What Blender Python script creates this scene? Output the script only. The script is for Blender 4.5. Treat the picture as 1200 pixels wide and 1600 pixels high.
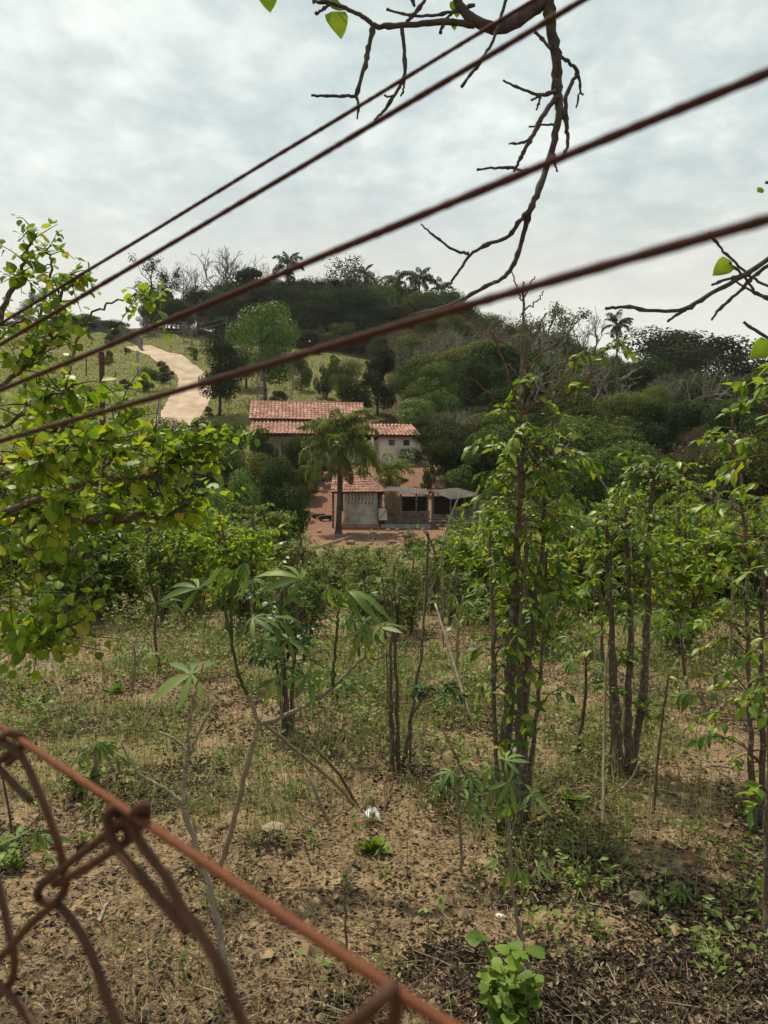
import bpy, math, random
import numpy as np
from mathutils import Matrix, Vector

for _o in list(bpy.data.objects):
    bpy.data.objects.remove(_o)
SC = bpy.context.scene
COL = SC.collection
R = math.radians
CAMZ = 2.0

# ------------------------------------------------------------------ camera, sky, sun, exposure
cam_data = bpy.data.cameras.new('camera')
cam = bpy.data.objects.new('camera', cam_data)
COL.objects.link(cam)
cam.location = (0, 0, CAMZ)
cam.rotation_euler = (R(90), 0, 0)
cam_data.sensor_fit = 'VERTICAL'
cam_data.sensor_height = 36
cam_data.lens = 27
cam_data.clip_start = 0.01
cam_data.clip_end = 6000
cam_data.dof.use_dof = True
cam_data.dof.focus_distance = 9.0
cam_data.dof.aperture_fstop = 11.5
SC.camera = cam

SUN_EL, SUN_AZ = R(66), R(-38)          # azimuth measured from +Y (camera forward) towards +X
sun_dir = Vector((math.sin(SUN_AZ) * math.cos(SUN_EL), math.cos(SUN_AZ) * math.cos(SUN_EL), math.sin(SUN_EL)))
W = bpy.data.worlds.new('World')
SC.world = W
W.use_nodes = True
nt = W.node_tree
nt.nodes.clear()
L = nt.links.new


def N(t, **kw):
    n = nt.nodes.new(t)
    for k, v in kw.items():
        setattr(n, k, v)
    return n


def mth(op, a, b=None, clamp=False):
    n = N('ShaderNodeMath', operation=op, use_clamp=clamp)
    for i, s in enumerate((a, b)):
        if s is None:
            continue
        if isinstance(s, (int, float)):
            n.inputs[i].default_value = s
        else:
            L(s, n.inputs[i])
    return n.outputs[0]


def ramp(fac, stops):
    n = N('ShaderNodeValToRGB')
    els = n.color_ramp.elements
    while len(els) < len(stops):
        els.new(0.5)
    for e, (p, c) in zip(els, stops):
        e.position = p
        e.color = (*c, 1) if len(c) == 3 else c
    L(fac, n.inputs[0])
    return n.outputs[0]


def mixc(fac, a, b, blend='MIX'):
    n = N('ShaderNodeMix', data_type='RGBA', blend_type=blend)
    for i, s in ((0, fac), (6, a), (7, b)):
        if isinstance(s, (int, float)):
            n.inputs[i].default_value = s
        elif isinstance(s, tuple):
            n.inputs[i].default_value = (*s, 1)
        else:
            L(s, n.inputs[i])
    return n.outputs[2]


def noise(vec, scale, detail=4, rough=0.55, dist=0.0):
    n = N('ShaderNodeTexNoise')
    n.inputs['Scale'].default_value = scale
    n.inputs['Detail'].default_value = detail
    n.inputs['Roughness'].default_value = rough
    n.inputs['Distortion'].default_value = dist
    if vec is not None:
        L(vec, n.inputs['Vector'])
    return n.outputs[0]


sky = N('ShaderNodeTexSky', sky_type='NISHITA')
sky.sun_disc = False
sky.sun_elevation = SUN_EL
sky.sun_rotation = SUN_AZ
sky.air_density = 1.4
sky.dust_density = 3.0
bg_sky = N('ShaderNodeBackground')
L(sky.outputs[0], bg_sky.inputs[0])
bg_sky.inputs[1].default_value = 0.10
tc = N('ShaderNodeTexCoord')
sep = N('ShaderNodeSeparateXYZ')
L(tc.outputs['Generated'], sep.inputs[0])
zz = mth('MAXIMUM', sep.outputs[2], 0.0)
den = mth('ADD', zz, 0.16)
cu = mth('DIVIDE', sep.outputs[0], den)
cv = mth('DIVIDE', sep.outputs[1], den)
cmb = N('ShaderNodeCombineXYZ')
L(cu, cmb.inputs[0])
L(cv, cmb.inputs[1])
cmb.inputs[2].default_value = 3.7
cvec = cmb.outputs[0]
big = noise(cvec, 1.15, 6, 0.52, 0.2)          # broad sheets of cloud
fine = noise(cvec, 8.5, 6, 0.55, 0.15)         # mackerel texture
cl = mth('ADD', mth('MULTIPLY', big, 0.52), mth('MULTIPLY', fine, 0.48))
cloud_col = ramp(cl, [(0.36, (0.37, 0.445, 0.46)), (0.46, (0.46, 0.53, 0.525)), (0.54, (0.56, 0.62, 0.59)), (0.66, (0.76, 0.80, 0.74))])
# thin bright veil and haze towards the horizon
veil = noise(cvec, 0.55, 3, 0.5, 0.2)
cloud_col = mixc(mth('MULTIPLY', mth('SUBTRACT', veil, 0.45, True), 1.2, True), cloud_col, (0.62, 0.645, 0.60))
hz = ramp(mth('ADD', zz, mth('MULTIPLY', mth('SUBTRACT', big, 0.5), 0.25)), [(0.0, (1, 1, 1)), (0.22, (0.85, 0.85, 0.85)), (0.42, (0.0, 0.0, 0.0))])
glow = ramp(zz, [(0.0, (0.68, 0.69, 0.65)), (0.16, (0.70, 0.69, 0.615)), (0.30, (0.69, 0.66, 0.555)), (0.42, (0.60, 0.61, 0.555))])
cloud_col = mixc(hz, cloud_col, glow)
bg_cl = N('ShaderNodeBackground')
L(cloud_col, bg_cl.inputs[0])
bg_cl.inputs[1].default_value = 0.94
mx = N('ShaderNodeMixShader')
mx.inputs[0].default_value = 0.9
L(bg_sky.outputs[0], mx.inputs[1])
L(bg_cl.outputs[0], mx.inputs[2])
wo = N('ShaderNodeOutputWorld')
L(mx.outputs[0], wo.inputs[0])

sun_data = bpy.data.lights.new('sun', 'SUN')
sun_data.energy = 4.4
sun_data.angle = R(1.5)
sun_data.color = (1.0, 0.91, 0.74)
sun = bpy.data.objects.new('sun', sun_data)
COL.objects.link(sun)
sun.rotation_euler = sun_dir.to_track_quat('Z', 'Y').to_euler()

SC.view_settings.view_transform = 'Standard'
SC.view_settings.look = 'None'
SC.view_settings.gamma = 1
SC.view_settings.exposure = 0.48
SC.render.engine = 'CYCLES'
SC.cycles.max_bounces = 6
SC.cycles.diffuse_bounces = 3
SC.cycles.transmission_bounces = 3
SC.cycles.use_denoising = True
SC.cycles.sample_clamp_indirect = 6

# ------------------------------------------------------------------ helpers
rng = np.random.default_rng(7)


def P(px, py, D):
    """photo pixel + distance in metres -> world point"""
    return np.array([(px - 600) / 1200 * D, D, CAMZ + (800 - py) / 1200 * D])


def tag(o, label=None, cat=None, group=None, kind=None):
    if label: o['label'] = label
    if cat: o['category'] = cat
    if group: o['group'] = group
    if kind: o['kind'] = kind
    return o


def empty(name, loc, rz=0.0):
    o = bpy.data.objects.new(name, None)
    COL.objects.link(o)
    o.location = tuple(float(c) for c in loc)
    o.rotation_euler = (0, 0, rz)
    o.empty_display_size = 0.1
    return o


def child(name, mesh, parent=None, M=None):
    o = bpy.data.objects.new(name, mesh)
    COL.objects.link(o)
    if parent is not None:
        o.parent = parent
    if M is not None:
        o.matrix_basis = M
    return o


class MB:
    def __init__(self):
        self.v, self.f, self.n = [], [], 0

    def add(self, v, f):
        v = np.asarray(v, float).reshape(-1, 3)
        f = np.asarray(f, int)
        self.v.append(v)
        self.f.append(f + self.n)
        self.n += len(v)
        return self

    def mesh(self, name, mat, off=None, smooth=False):
        me = bpy.data.meshes.new(name)
        if not self.v:
            return me
        V = np.concatenate(self.v)
        if off is not None:
            V = V - np.asarray(off)
        idx = np.concatenate([f.ravel() for f in self.f])
        tot = np.concatenate([np.full(len(f), f.shape[1]) for f in self.f])
        st = np.concatenate([[0], np.cumsum(tot)[:-1]])
        me.vertices.add(len(V)); me.vertices.foreach_set('co', V.astype(np.float32).ravel())
        me.loops.add(len(idx)); me.loops.foreach_set('vertex_index', idx.astype(np.int32))
        me.polygons.add(len(tot)); me.polygons.foreach_set('loop_start', st.astype(np.int32))
        me.polygons.foreach_set('loop_total', tot.astype(np.int32))
        me.polygons.foreach_set('use_smooth', np.full(len(tot), smooth))
        me.update(calc_edges=True)
        me.materials.append(mat)
        return me

    def build(self, name, mat, parent=None, off=None, smooth=False):
        """vertices are world coordinates; off = the parent's location"""
        return child(name, self.mesh(name, mat, off, smooth), parent)


def unit(a):
    a = np.asarray(a, float)
    return a / np.maximum(np.linalg.norm(a, axis=-1, keepdims=True), 1e-9)


def tube(mb, pts, radii, sides=6, cap=True):
    pts = np.asarray(pts, float)
    n = len(pts)
    radii = np.broadcast_to(np.asarray(radii, float), (n,)) if np.ndim(radii) == 0 or len(np.atleast_1d(radii)) == n else np.interp(np.linspace(0, 1, n), np.linspace(0, 1, len(radii)), radii)
    tang = unit(np.gradient(pts, axis=0))
    up = np.array([0, 0, 1.0]) if abs(tang[0][2]) < 0.9 else np.array([1.0, 0, 0])
    u = unit(np.cross(tang[0], up))
    rings = []
    a = np.arange(sides) / sides * 2 * math.pi
    for i in range(n):
        u = unit(u - tang[i] * np.dot(u, tang[i]))
        w = np.cross(tang[i], u)
        rings.append(pts[i] + radii[i] * (np.cos(a)[:, None] * u + np.sin(a)[:, None] * w))
    V = np.concatenate(rings)
    i, j = np.meshgrid(np.arange(n - 1), np.arange(sides), indexing='ij')
    b = (j + 1) % sides
    F = np.stack([i * sides + j, i * sides + b, (i + 1) * sides + b, (i + 1) * sides + j], -1).reshape(-1, 4)
    mb.add(V, F)
    if cap and sides >= 3:
        base = mb.n - len(V)
        mb.f.append(np.array([list(range(base, base + sides))[::-1]]))
        mb.f.append(np.array([list(range(base + (n - 1) * sides, base + n * sides))]))
    return mb


def smooth_path(pts, k=6, jit=0.0, rg=None):
    """Catmull-Rom through pts, k steps per span, with optional wobble"""
    p = np.asarray(pts, float)
    q = np.vstack([2 * p[0] - p[1], p, 2 * p[-1] - p[-2]])
    out = []
    for i in range(1, len(q) - 2):
        for t in np.linspace(0, 1, k, endpoint=False):
            a, b, c, d = q[i - 1], q[i], q[i + 1], q[i + 2]
            out.append(0.5 * ((2 * b) + (c - a) * t + (2 * a - 5 * b + 4 * c - d) * t * t + (3 * b - a - 3 * c + d) * t ** 3))
    out.append(p[-1])
    out = np.array(out)
    if jit:
        out[1:-1] += (rg or rng).normal(0, jit, (len(out) - 2, 3))
    return out


def box(mb, c, s, ax=None):
    """box centre c, full size s, optional 3x3 rows = local axes"""
    ax = np.eye(3) if ax is None else np.asarray(ax, float)
    k = np.array([[x, y, z] for x in (-.5, .5) for y in (-.5, .5) for z in (-.5, .5)]) * np.asarray(s, float)
    V = np.asarray(c, float) + k @ ax
    mb.add(V, [[0, 1, 3, 2], [4, 6, 7, 5], [0, 4, 5, 1], [2, 3, 7, 6], [0, 2, 6, 4], [1, 5, 7, 3]])
    return mb


def frames(d, up, s, roll=None):
    """arrays of leaf frames: x along d, z near up; returns (n,3,3) with columns scaled by s"""
    d = unit(d)
    y = unit(np.cross(up, d))
    z = np.cross(d, y)
    if roll is not None:
        c, sn = np.cos(roll)[:, None], np.sin(roll)[:, None]
        y, z = c * y + sn * z, c * z - sn * y
    M = np.stack([d, y, z], -1)
    s = np.asarray(s, float)
    return M * (s[:, None, None] if s.ndim == 1 else s[:, None, :])


def stamp(mb, tv, tf, M, t):
    V = np.einsum('nij,kj->nki', M, tv) + t[:, None, :]
    F = (np.asarray(tf)[None] + (np.arange(len(t)) * len(tv))[:, None, None]).reshape(-1, np.asarray(tf).shape[1])
    mb.add(V.reshape(-1, 3), F)


def rdirs(n, rg):
    v = rg.normal(size=(n, 3))
    return unit(v)


def _hash(i, j, s):
    h = (i.astype(np.int64) * 374761393 + j.astype(np.int64) * 668265263 + s * 1442695041) & 0xffffffff
    h = ((h ^ (h >> 13)) * 1274126177) & 0xffffffff
    return ((h ^ (h >> 16)) & 0xffff) / 65535.0


def vnoise(x, y, s=0):
    x = np.asarray(x, float); y = np.asarray(y, float)
    i, j = np.floor(x), np.floor(y)
    fx, fy = x - i, y - j
    fx = fx * fx * (3 - 2 * fx); fy = fy * fy * (3 - 2 * fy)
    a, b = _hash(i, j, s), _hash(i + 1, j, s)
    c, d = _hash(i, j + 1, s), _hash(i + 1, j + 1, s)
    return (a + (b - a) * fx) * (1 - fy) + (c + (d - c) * fx) * fy


def fbm(x, y, o=4, s=0, g=0.5):
    t, a, tot = 0, 1.0, 0
    for k in range(o):
        t = t + a * vnoise(x * 2 ** k + 17.3 * k, y * 2 ** k - 9.1 * k, s + k)
        tot += a
        a *= g
    return t / tot


# ------------------------------------------------------------------ materials
def newmat(name):
    global nt, L
    m = bpy.data.materials.new(name)
    m.use_nodes = True
    nt = m.node_tree
    L = nt.links.new
    nt.nodes.clear()
    return m


def finish(m, col, rough=0.8, spec=0.2, bump=None, bdist=0.01, transl=0.0, tcol=None, metal=0.0, bstr=0.6):
    b = N('ShaderNodeBsdfPrincipled')
    if isinstance(col, tuple):
        b.inputs['Base Color'].default_value = (*col, 1)
    else:
        L(col, b.inputs['Base Color'])
    if isinstance(rough, (int, float)):
        b.inputs['Roughness'].default_value = rough
    else:
        L(rough, b.inputs['Roughness'])
    b.inputs['Specular IOR Level'].default_value = spec
    b.inputs['Metallic'].default_value = metal
    if bump is not None:
        bn = N('ShaderNodeBump')
        bn.inputs['Strength'].default_value = bstr
        bn.inputs['Distance'].default_value = bdist
        L(bump, bn.inputs['Height'])
        L(bn.outputs[0], b.inputs['Normal'])
    out = b.outputs[0]
    if transl:
        t = N('ShaderNodeBsdfTranslucent')
        tc_ = tcol if tcol is not None else col
        if isinstance(tc_, tuple):
            t.inputs[0].default_value = (*tc_, 1)
        else:
            L(tc_, t.inputs[0])
        mxs = N('ShaderNodeMixShader')
        mxs.inputs[0].default_value = transl
        L(out, mxs.inputs[1])
        L(t.outputs[0], mxs.inputs[2])
        out = mxs.outputs[0]
    o = N('ShaderNodeOutputMaterial')
    L(out, o.inputs[0])
    return m


def island_rand():
    g = N('ShaderNodeNewGeometry')
    oi = N('ShaderNodeObjectInfo')
    return mth('FRACT', mth('ADD', g.outputs['Random Per Island'], oi.outputs['Random'])), oi.outputs['Random'], g


def objpos(scale=1.0):
    t = N('ShaderNodeTexCoord')
    return t.outputs['Object']


def leaf_mat(name, stops, transl=0.35, rough=0.45, spec=0.35, tone=0.0, warm=(1.25, 1.2, 0.55), clump=0.0, camp=1.3):
    m = newmat(name)
    r, orand, g = island_rand()
    col = ramp(r, stops)
    if tone:
        hsv = N('ShaderNodeHueSaturation')
        L(mth('ADD', mth('MULTIPLY', orand, 2 * tone), 1 - tone), hsv.inputs['Value'])
        fr = mth('FRACT', mth('MULTIPLY', orand, 7.31))
        L(mth('ADD', mth('MULTIPLY', fr, 0.07), 0.462), hsv.inputs['Hue'])
        L(col, hsv.inputs['Color'])
        col = hsv.outputs[0]
    if clump:
        cn = noise(objpos(), clump, 2, 0.5)
        hv = N('ShaderNodeHueSaturation')
        L(mth('ADD', mth('MULTIPLY', cn, camp), 1 - camp / 2), hv.inputs['Value'])
        L(mth('ADD', mth('MULTIPLY', cn, 0.08), 0.46), hv.inputs['Hue'])
        L(col, hv.inputs['Color'])
        col = hv.outputs[0]
    tcol = mixc(1.0, col, tuple(warm), 'MULTIPLY')
    return finish(m, col, rough, spec, transl=transl, tcol=tcol)


def bark_mat(name, a, b, lichen=None, scale=30, lich=0.55, bd=0.004):
    m = newmat(name)
    v = objpos()
    n1 = noise(v, scale, 5, 0.65)
    col = ramp(n1, [(0.3, a), (0.7, b)])
    if lichen:
        n2 = noise(v, scale * 0.45, 6, 0.7, 0.3)
        f = ramp(n2, [(lich, (0, 0, 0)), (lich + 0.07, (1, 1, 1))])
        col = mixc(f, col, lichen)
    return finish(m, col, 0.9, 0.1, bump=n1, bdist=bd, bstr=0.8)


def plain(name, a, b, scale=8, rough=0.85, spec=0.15, bump=True, bd=0.004, detail=5, lo=0.35, hi=0.65):
    m = newmat(name)
    n1 = noise(objpos(), scale, detail, 0.6)
    return finish(m, ramp(n1, [(lo, a), (hi, b)]), rough, spec, bump=n1 if bump else None, bdist=bd)


M = {}
M['coffee'] = leaf_mat('coffee_leaf', [(0, (0.04, 0.085, 0.012)), (0.4, (0.08, 0.15, 0.017)), (0.75, (0.16, 0.24, 0.022)), (1, (0.26, 0.31, 0.032))], 0.42, 0.42, 0.28, clump=3.0, camp=0.9)
M['coffee_dark'] = leaf_mat('dark_leaf', [(0, (0.018, 0.046, 0.012)), (0.6, (0.038, 0.088, 0.018)), (1, (0.09, 0.16, 0.026))], 0.26, 0.42, 0.3)
M['shrub'] = leaf_mat('shrub_leaf', [(0, (0.08, 0.15, 0.014)), (0.4, (0.15, 0.24, 0.018)), (0.8, (0.23, 0.31, 0.024)), (0.94, (0.31, 0.34, 0.03)), (1, (0.36, 0.30, 0.05))], 0.5, 0.45, 0.22, clump=3.0, camp=0.9)
M['cassava'] = leaf_mat('cassava_leaf', [(0, (0.06, 0.11, 0.03)), (0.5, (0.10, 0.17, 0.042)), (1, (0.17, 0.22, 0.05))], 0.38, 0.5, 0.22)
M['weed'] = leaf_mat('weed_leaf', [(0, (0.07, 0.13, 0.014)), (0.6, (0.12, 0.20, 0.022)), (1, (0.19, 0.26, 0.035))], 0.38, 0.5, 0.2)
M['weed_field'] = leaf_mat('field_weed', [(0, (0.07, 0.11, 0.022)), (0.5, (0.12, 0.175, 0.035)), (0.8, (0.18, 0.22, 0.06)), (1, (0.26, 0.24, 0.12))], 0.3, 0.55, 0.2)
M['forest'] = leaf_mat('forest_leaf', [(0, (0.034, 0.052, 0.015)), (0.5, (0.055, 0.078, 0.020)), (1, (0.088, 0.112, 0.028))], 0.22, 0.85, 0.05, tone=0.5, clump=5.0)
M['forest_dark'] = leaf_mat('forest_dark_leaf', [(0, (0.016, 0.029, 0.010)), (0.5, (0.027, 0.044, 0.014)), (1, (0.048, 0.068, 0.020))], 0.18, 0.85, 0.05, tone=0.45, clump=5.0)
M['forest_olive'] = leaf_mat('forest_olive_leaf', [(0, (0.060, 0.075, 0.022)), (0.5, (0.085, 0.10, 0.028)), (1, (0.125, 0.13, 0.045))], 0.28, 0.85, 0.05, tone=0.35, clump=5.0)
M['bright'] = leaf_mat('bright_tree_leaf', [(0, (0.045, 0.085, 0.016)), (0.5, (0.075, 0.13, 0.022)), (1, (0.14, 0.20, 0.035))], 0.35, 0.5, 0.25, tone=0.15, clump=5.0)
M['brown'] = leaf_mat('dry_leaf', [(0, (0.07, 0.052, 0.036)), (0.6, (0.115, 0.086, 0.058)), (1, (0.15, 0.12, 0.08))], 0.2, 0.7, 0.1, tone=0.2, warm=(1, .9, .8))
M['bamboo'] = leaf_mat('bamboo_leaf', [(0, (0.085, 0.072, 0.024)), (0.5, (0.12, 0.105, 0.032)), (1, (0.12, 0.13, 0.038))], 0.3, 0.6, 0.2, tone=0.2)
M['palm'] = leaf_mat('palm_leaflet', [(0, (0.07, 0.10, 0.022)), (0.6, (0.13, 0.175, 0.032)), (1, (0.20, 0.23, 0.05))], 0.4, 0.5, 0.25)
M['palm_far'] = leaf_mat('ridge_palm_leaflet', [(0, (0.03, 0.045, 0.018)), (1, (0.07, 0.09, 0.03))], 0.2, 0.5, 0.2)
M['palm_yellow'] = leaf_mat('young_palm_leaflet', [(0, (0.08, 0.10, 0.025)), (1, (0.19, 0.20, 0.05))], 0.3, 0.4, 0.4)
M['straw'] = leaf_mat('straw', [(0, (0.13, 0.085, 0.045)), (0.5, (0.27, 0.19, 0.115)), (1, (0.48, 0.38, 0.25))], 0.12, 0.8, 0.1, warm=(1, .9, .8))
M['litter'] = leaf_mat('leaf_litter', [(0, (0.018, 0.014, 0.012)), (0.35, (0.036, 0.026, 0.020)), (0.6, (0.07, 0.05, 0.034)), (0.82, (0.16, 0.115, 0.07)), (1, (0.36, 0.28, 0.18))], 0.1, 0.75, 0.25, warm=(1, .9, .8))
M['grass'] = leaf_mat('grass_blade', [(0, (0.06, 0.10, 0.02)), (0.5, (0.12, 0.17, 0.04)), (0.75, (0.20, 0.20, 0.07)), (1, (0.33, 0.26, 0.15))], 0.3, 0.55, 0.2)
M['hill_grass'] = leaf_mat('hill_grass_blade', [(0, (0.12, 0.13, 0.032)), (0.6, (0.17, 0.175, 0.05)), (1, (0.23, 0.20, 0.08))], 0.35, 0.7, 0.1)
M['bark'] = bark_mat('coffee_bark', (0.045, 0.033, 0.023), (0.15, 0.115, 0.085), (0.22, 0.21, 0.165), 60, 0.56)
M['bark_far'] = bark_mat('tree_bark', (0.03, 0.025, 0.02), (0.09, 0.075, 0.06), None, 3)
M['bark_grey'] = bark_mat('grey_bark', (0.14, 0.12, 0.10), (0.25, 0.215, 0.185), None, 2)
M['twig'] = bark_mat('overhanging_bark', (0.03, 0.026, 0.026), (0.085, 0.072, 0.062), (0.17, 0.17, 0.14), 30, 0.62)
M['cass_stem'] = bark_mat('cassava_stem', (0.13, 0.10, 0.065), (0.25, 0.20, 0.14), (0.30, 0.29, 0.24), 25, 0.58, 0.002)
M['green_stem'] = plain('green_stem', (0.03, 0.05, 0.015), (0.07, 0.09, 0.03), 30)
M['dead_stem'] = bark_mat('dead_stem', (0.12, 0.095, 0.07), (0.30, 0.26, 0.20), (0.42, 0.40, 0.35), 22, 0.6, 0.002)
M['brown_stem'] = bark_mat('brown_stem', (0.05, 0.032, 0.022), (0.14, 0.09, 0.06), None, 25, bd=0.002)
M['lichen_yellow'] = bark_mat('lichened_bark', (0.10, 0.065, 0.03), (0.24, 0.16, 0.07), (0.24, 0.22, 0.14), 40, 0.6)

def rust_mat(name, a, b, c):
    m = newmat(name)
    v = objpos()
    n1 = noise(v, 160, 6, 0.7)
    n2 = noise(v, 22, 4, 0.6)
    col = mixc(ramp(n2, [(0.35, (0, 0, 0)), (0.65, (1, 1, 1))]), ramp(n1, [(0.3, a), (0.7, b)]), c)
    return finish(m, col, 0.85, 0.2, bump=n1, bdist=0.0006, bstr=0.8)


M['rust'] = rust_mat('rusty_wire', (0.026, 0.011, 0.009), (0.072, 0.025, 0.017), (0.05, 0.019, 0.014))
M['rust_orange'] = rust_mat('orange_rust', (0.07, 0.024, 0.011), (0.155, 0.052, 0.021), (0.11, 0.038, 0.017))
M['rust_mesh'] = rust_mat('mesh_rust', (0.028, 0.015, 0.011), (0.072, 0.032, 0.020), (0.078, 0.036, 0.019))
M['post'] = plain('weathered_post', (0.05, 0.04, 0.032), (0.15, 0.12, 0.095), 6)
M['post_red'] = plain('reddish_post', (0.05, 0.022, 0.016), (0.11, 0.045, 0.03), 5)
M['concrete'] = plain('grey_concrete', (0.19, 0.19, 0.185), (0.31, 0.31, 0.30), 1.5)
M['wall_dark'] = plain('stained_block_wall', (0.045, 0.045, 0.045), (0.12, 0.12, 0.115), 0.5, detail=8)
M['plaster'] = plain('beige_plaster', (0.36, 0.31, 0.25), (0.60, 0.54, 0.45), 0.9, detail=9, lo=.3, hi=.6)
M['whitewash'] = plain('dirty_whitewash', (0.15, 0.135, 0.115), (0.40, 0.37, 0.33), 1.6, detail=9, lo=.3, hi=.6)
M['footing'] = plain('red_stained_footing', (0.20, 0.10, 0.06), (0.33, 0.20, 0.13), 1.5, detail=8)
M['int_shade'] = plain('interior_shade', (0.018, 0.015, 0.012), (0.03, 0.025, 0.02), 2)  # near-black colour stands in for the shade inside the open sheds
M['frame_wood'] = plain('brown_window_wood', (0.05, 0.025, 0.016), (0.09, 0.045, 0.028), 8)
M['wood_grey'] = plain('grey_board', (0.06, 0.05, 0.042), (0.16, 0.135, 0.11), 4)
M['sheet'] = plain('fibre_cement_sheet', (0.05, 0.045, 0.040), (0.135, 0.12, 0.105), 1.4, detail=8)
M['white_board'] = plain('white_board', (0.42, 0.39, 0.33), (0.58, 0.54, 0.46), 3)
M['rubble'] = plain('rubble_stone', (0.13, 0.075, 0.055), (0.25, 0.16, 0.12), 3)
M['stone'] = plain('pale_stone', (0.19, 0.15, 0.09), (0.31, 0.25, 0.16), 12)
M['plastic'] = plain('white_plastic', (0.62, 0.62, 0.60), (0.80, 0.80, 0.78), 20, 0.4, 0.4)
M['rubber'] = plain('old_rubber', (0.02, 0.02, 0.02), (0.06, 0.055, 0.05), 10)
M['cable'] = plain('power_cable', (0.12, 0.12, 0.12), (0.2, 0.2, 0.2), 3)
M['pane'] = finish(newmat('window_glass'), (0.03, 0.03, 0.03), 0.12, 0.5)


def tile_mat(name, a, b, c):
    m = newmat(name)
    r, _, g = island_rand()
    v = objpos()
    n1 = noise(v, 0.9, 6, 0.65)
    n2 = noise(v, 9, 4, 0.6)
    col = mixc(ramp(n1, [(0.42, (0, 0, 0)), (0.66, (1, 1, 1))]), ramp(r, [(0, a), (0.6, b), (1, c)]), (0.19, 0.105, 0.08))
    col = mixc(ramp(n2, [(0.50, (0, 0, 0)), (0.72, (0.75, 0.75, 0.75))]), col, (0.085, 0.055, 0.045))
    return finish(m, col, 0.85, 0.15, bump=n2, bdist=0.004)


M['tile'] = tile_mat('clay_tile', (0.28, 0.135, 0.10), (0.40, 0.205, 0.155), (0.50, 0.295, 0.23))
M['tile_b'] = tile_mat('flat_clay_tile', (0.25, 0.12, 0.085), (0.36, 0.185, 0.135), (0.44, 0.26, 0.20))

# ground: base colour from what grows or lies there (attribute: R grass, G red earth, B wood floor)
m = newmat('ground_earth')
at = N('ShaderNodeAttribute', attribute_name='cover')
sp = N('ShaderNodeSeparateColor')
L(at.outputs['Color'], sp.inputs[0])
g = N('ShaderNodeNewGeometry')
pos = g.outputs['Position']
na = noise(pos, 0.8, 6, 0.6)
nb = noise(pos, 4.5, 8, 0.65)
nc = noise(pos, 40, 6, 0.7)
dirt = ramp(nb, [(0.32, (0.14, 0.10, 0.058)), (0.5, (0.235, 0.17, 0.094)), (0.68, (0.345, 0.25, 0.138))])
dirt = mixc(ramp(na, [(0.5, (0, 0, 0)), (0.7, (0.75, 0.75, 0.75))]), dirt, (0.27, 0.165, 0.11))
dirt = mixc(ramp(nc, [(0.35, (0.7, 0.7, 0.7)), (0.6, (0, 0, 0))]), dirt, (0.07, 0.05, 0.034))
grs = ramp(nb, [(0.3, (0.062, 0.068, 0.022)), (0.5, (0.098, 0.112, 0.030)), (0.72, (0.145, 0.14, 0.05))])
grs = mixc(ramp(noise(pos, 0.17, 5, 0.6), [(0.45, (0, 0, 0)), (0.7, (0.8, 0.8, 0.8))]), grs, (0.15, 0.115, 0.06))
red = ramp(nb, [(0.3, (0.105, 0.056, 0.038)), (0.5, (0.165, 0.09, 0.06)), (0.7, (0.23, 0.135, 0.09))])
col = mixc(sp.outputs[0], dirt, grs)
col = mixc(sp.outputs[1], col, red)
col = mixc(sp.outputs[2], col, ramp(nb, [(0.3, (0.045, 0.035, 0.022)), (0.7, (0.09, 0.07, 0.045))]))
hsum = mth('ADD', mth('MULTIPLY', nb, 0.6), mth('MULTIPLY', nc, 0.4))
M['ground'] = finish(m, col, 0.95, 0.05, bump=hsum, bdist=0.03, bstr=0.9)

m = newmat('dirt_road_earth')
pos = N('ShaderNodeNewGeometry').outputs['Position']
nb = noise(pos, 0.5, 7, 0.6)
M['road'] = finish(m, ramp(nb, [(0.3, (0.27, 0.205, 0.15)), (0.5, (0.37, 0.285, 0.21)), (0.7, (0.45, 0.355, 0.27))]), 0.95, 0.05, bump=noise(pos, 3, 6, .6), bdist=0.05)

# ------------------------------------------------------------------ terrain
HX = [-200, -75, -45, -20, 0, 12, 25, 37, 50, 62, 75, 120, 300]
HZ = [36, 38, 38.5, 36.5, 34.5, 32.5, 29, 26, 21, 17, 14.5, 12, 12]


def _terr0(x, y):
    low = np.interp(y, [-50, -1, 0.3, 3.2, 30, 44, 48.5, 56.5, 64], [0.5, 0.5, 0.42, 0.0, 0.15, 1.0, 1.2, 5.6, 6.0])
    s = np.interp(y, [64, 78, 150], [0, 0.17, 1])
    xr = x * 150 / np.clip(y, 60, 150)
    H = np.interp(xr, HX, HZ)
    z = low + (H - 6) * s
    z = z - np.clip((y - 150) * 0.10, 0, np.maximum(H - 12, 0))
    return z


def terr(x, y):
    x = np.asarray(x, float); y = np.asarray(y, float)
    w = np.clip((y - 25) / 20, 0, 1) * 2.5 + 0.5
    z = sum(_terr0(x, y + k * w) for k in (-1.5, -.75, 0, .75, 1.5)) / 5
    hill = np.clip((y - 62) / 30, 0, 1)
    z = z + hill * (fbm(x / 14, y / 14, 3, 3) - 0.5) * 2.0
    near = np.clip(1 - y / 60, 0, 1)
    z = z + near * ((fbm(x / 1.4, y / 1.4, 3, 5) - 0.5) * 0.20 + (fbm(x / 0.22, y / 0.22, 3, 9) - 0.5) * 0.085 * np.clip(1.3 - y / 12, 0, 1))
    return z


def axis(parts):
    out = [parts[0][0]]
    for a, b, n, g in parts:
        t = np.linspace(0, 1, n + 1)[1:]
        out += list(a + (b - a) * (t ** g))
    return np.array(out)


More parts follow.
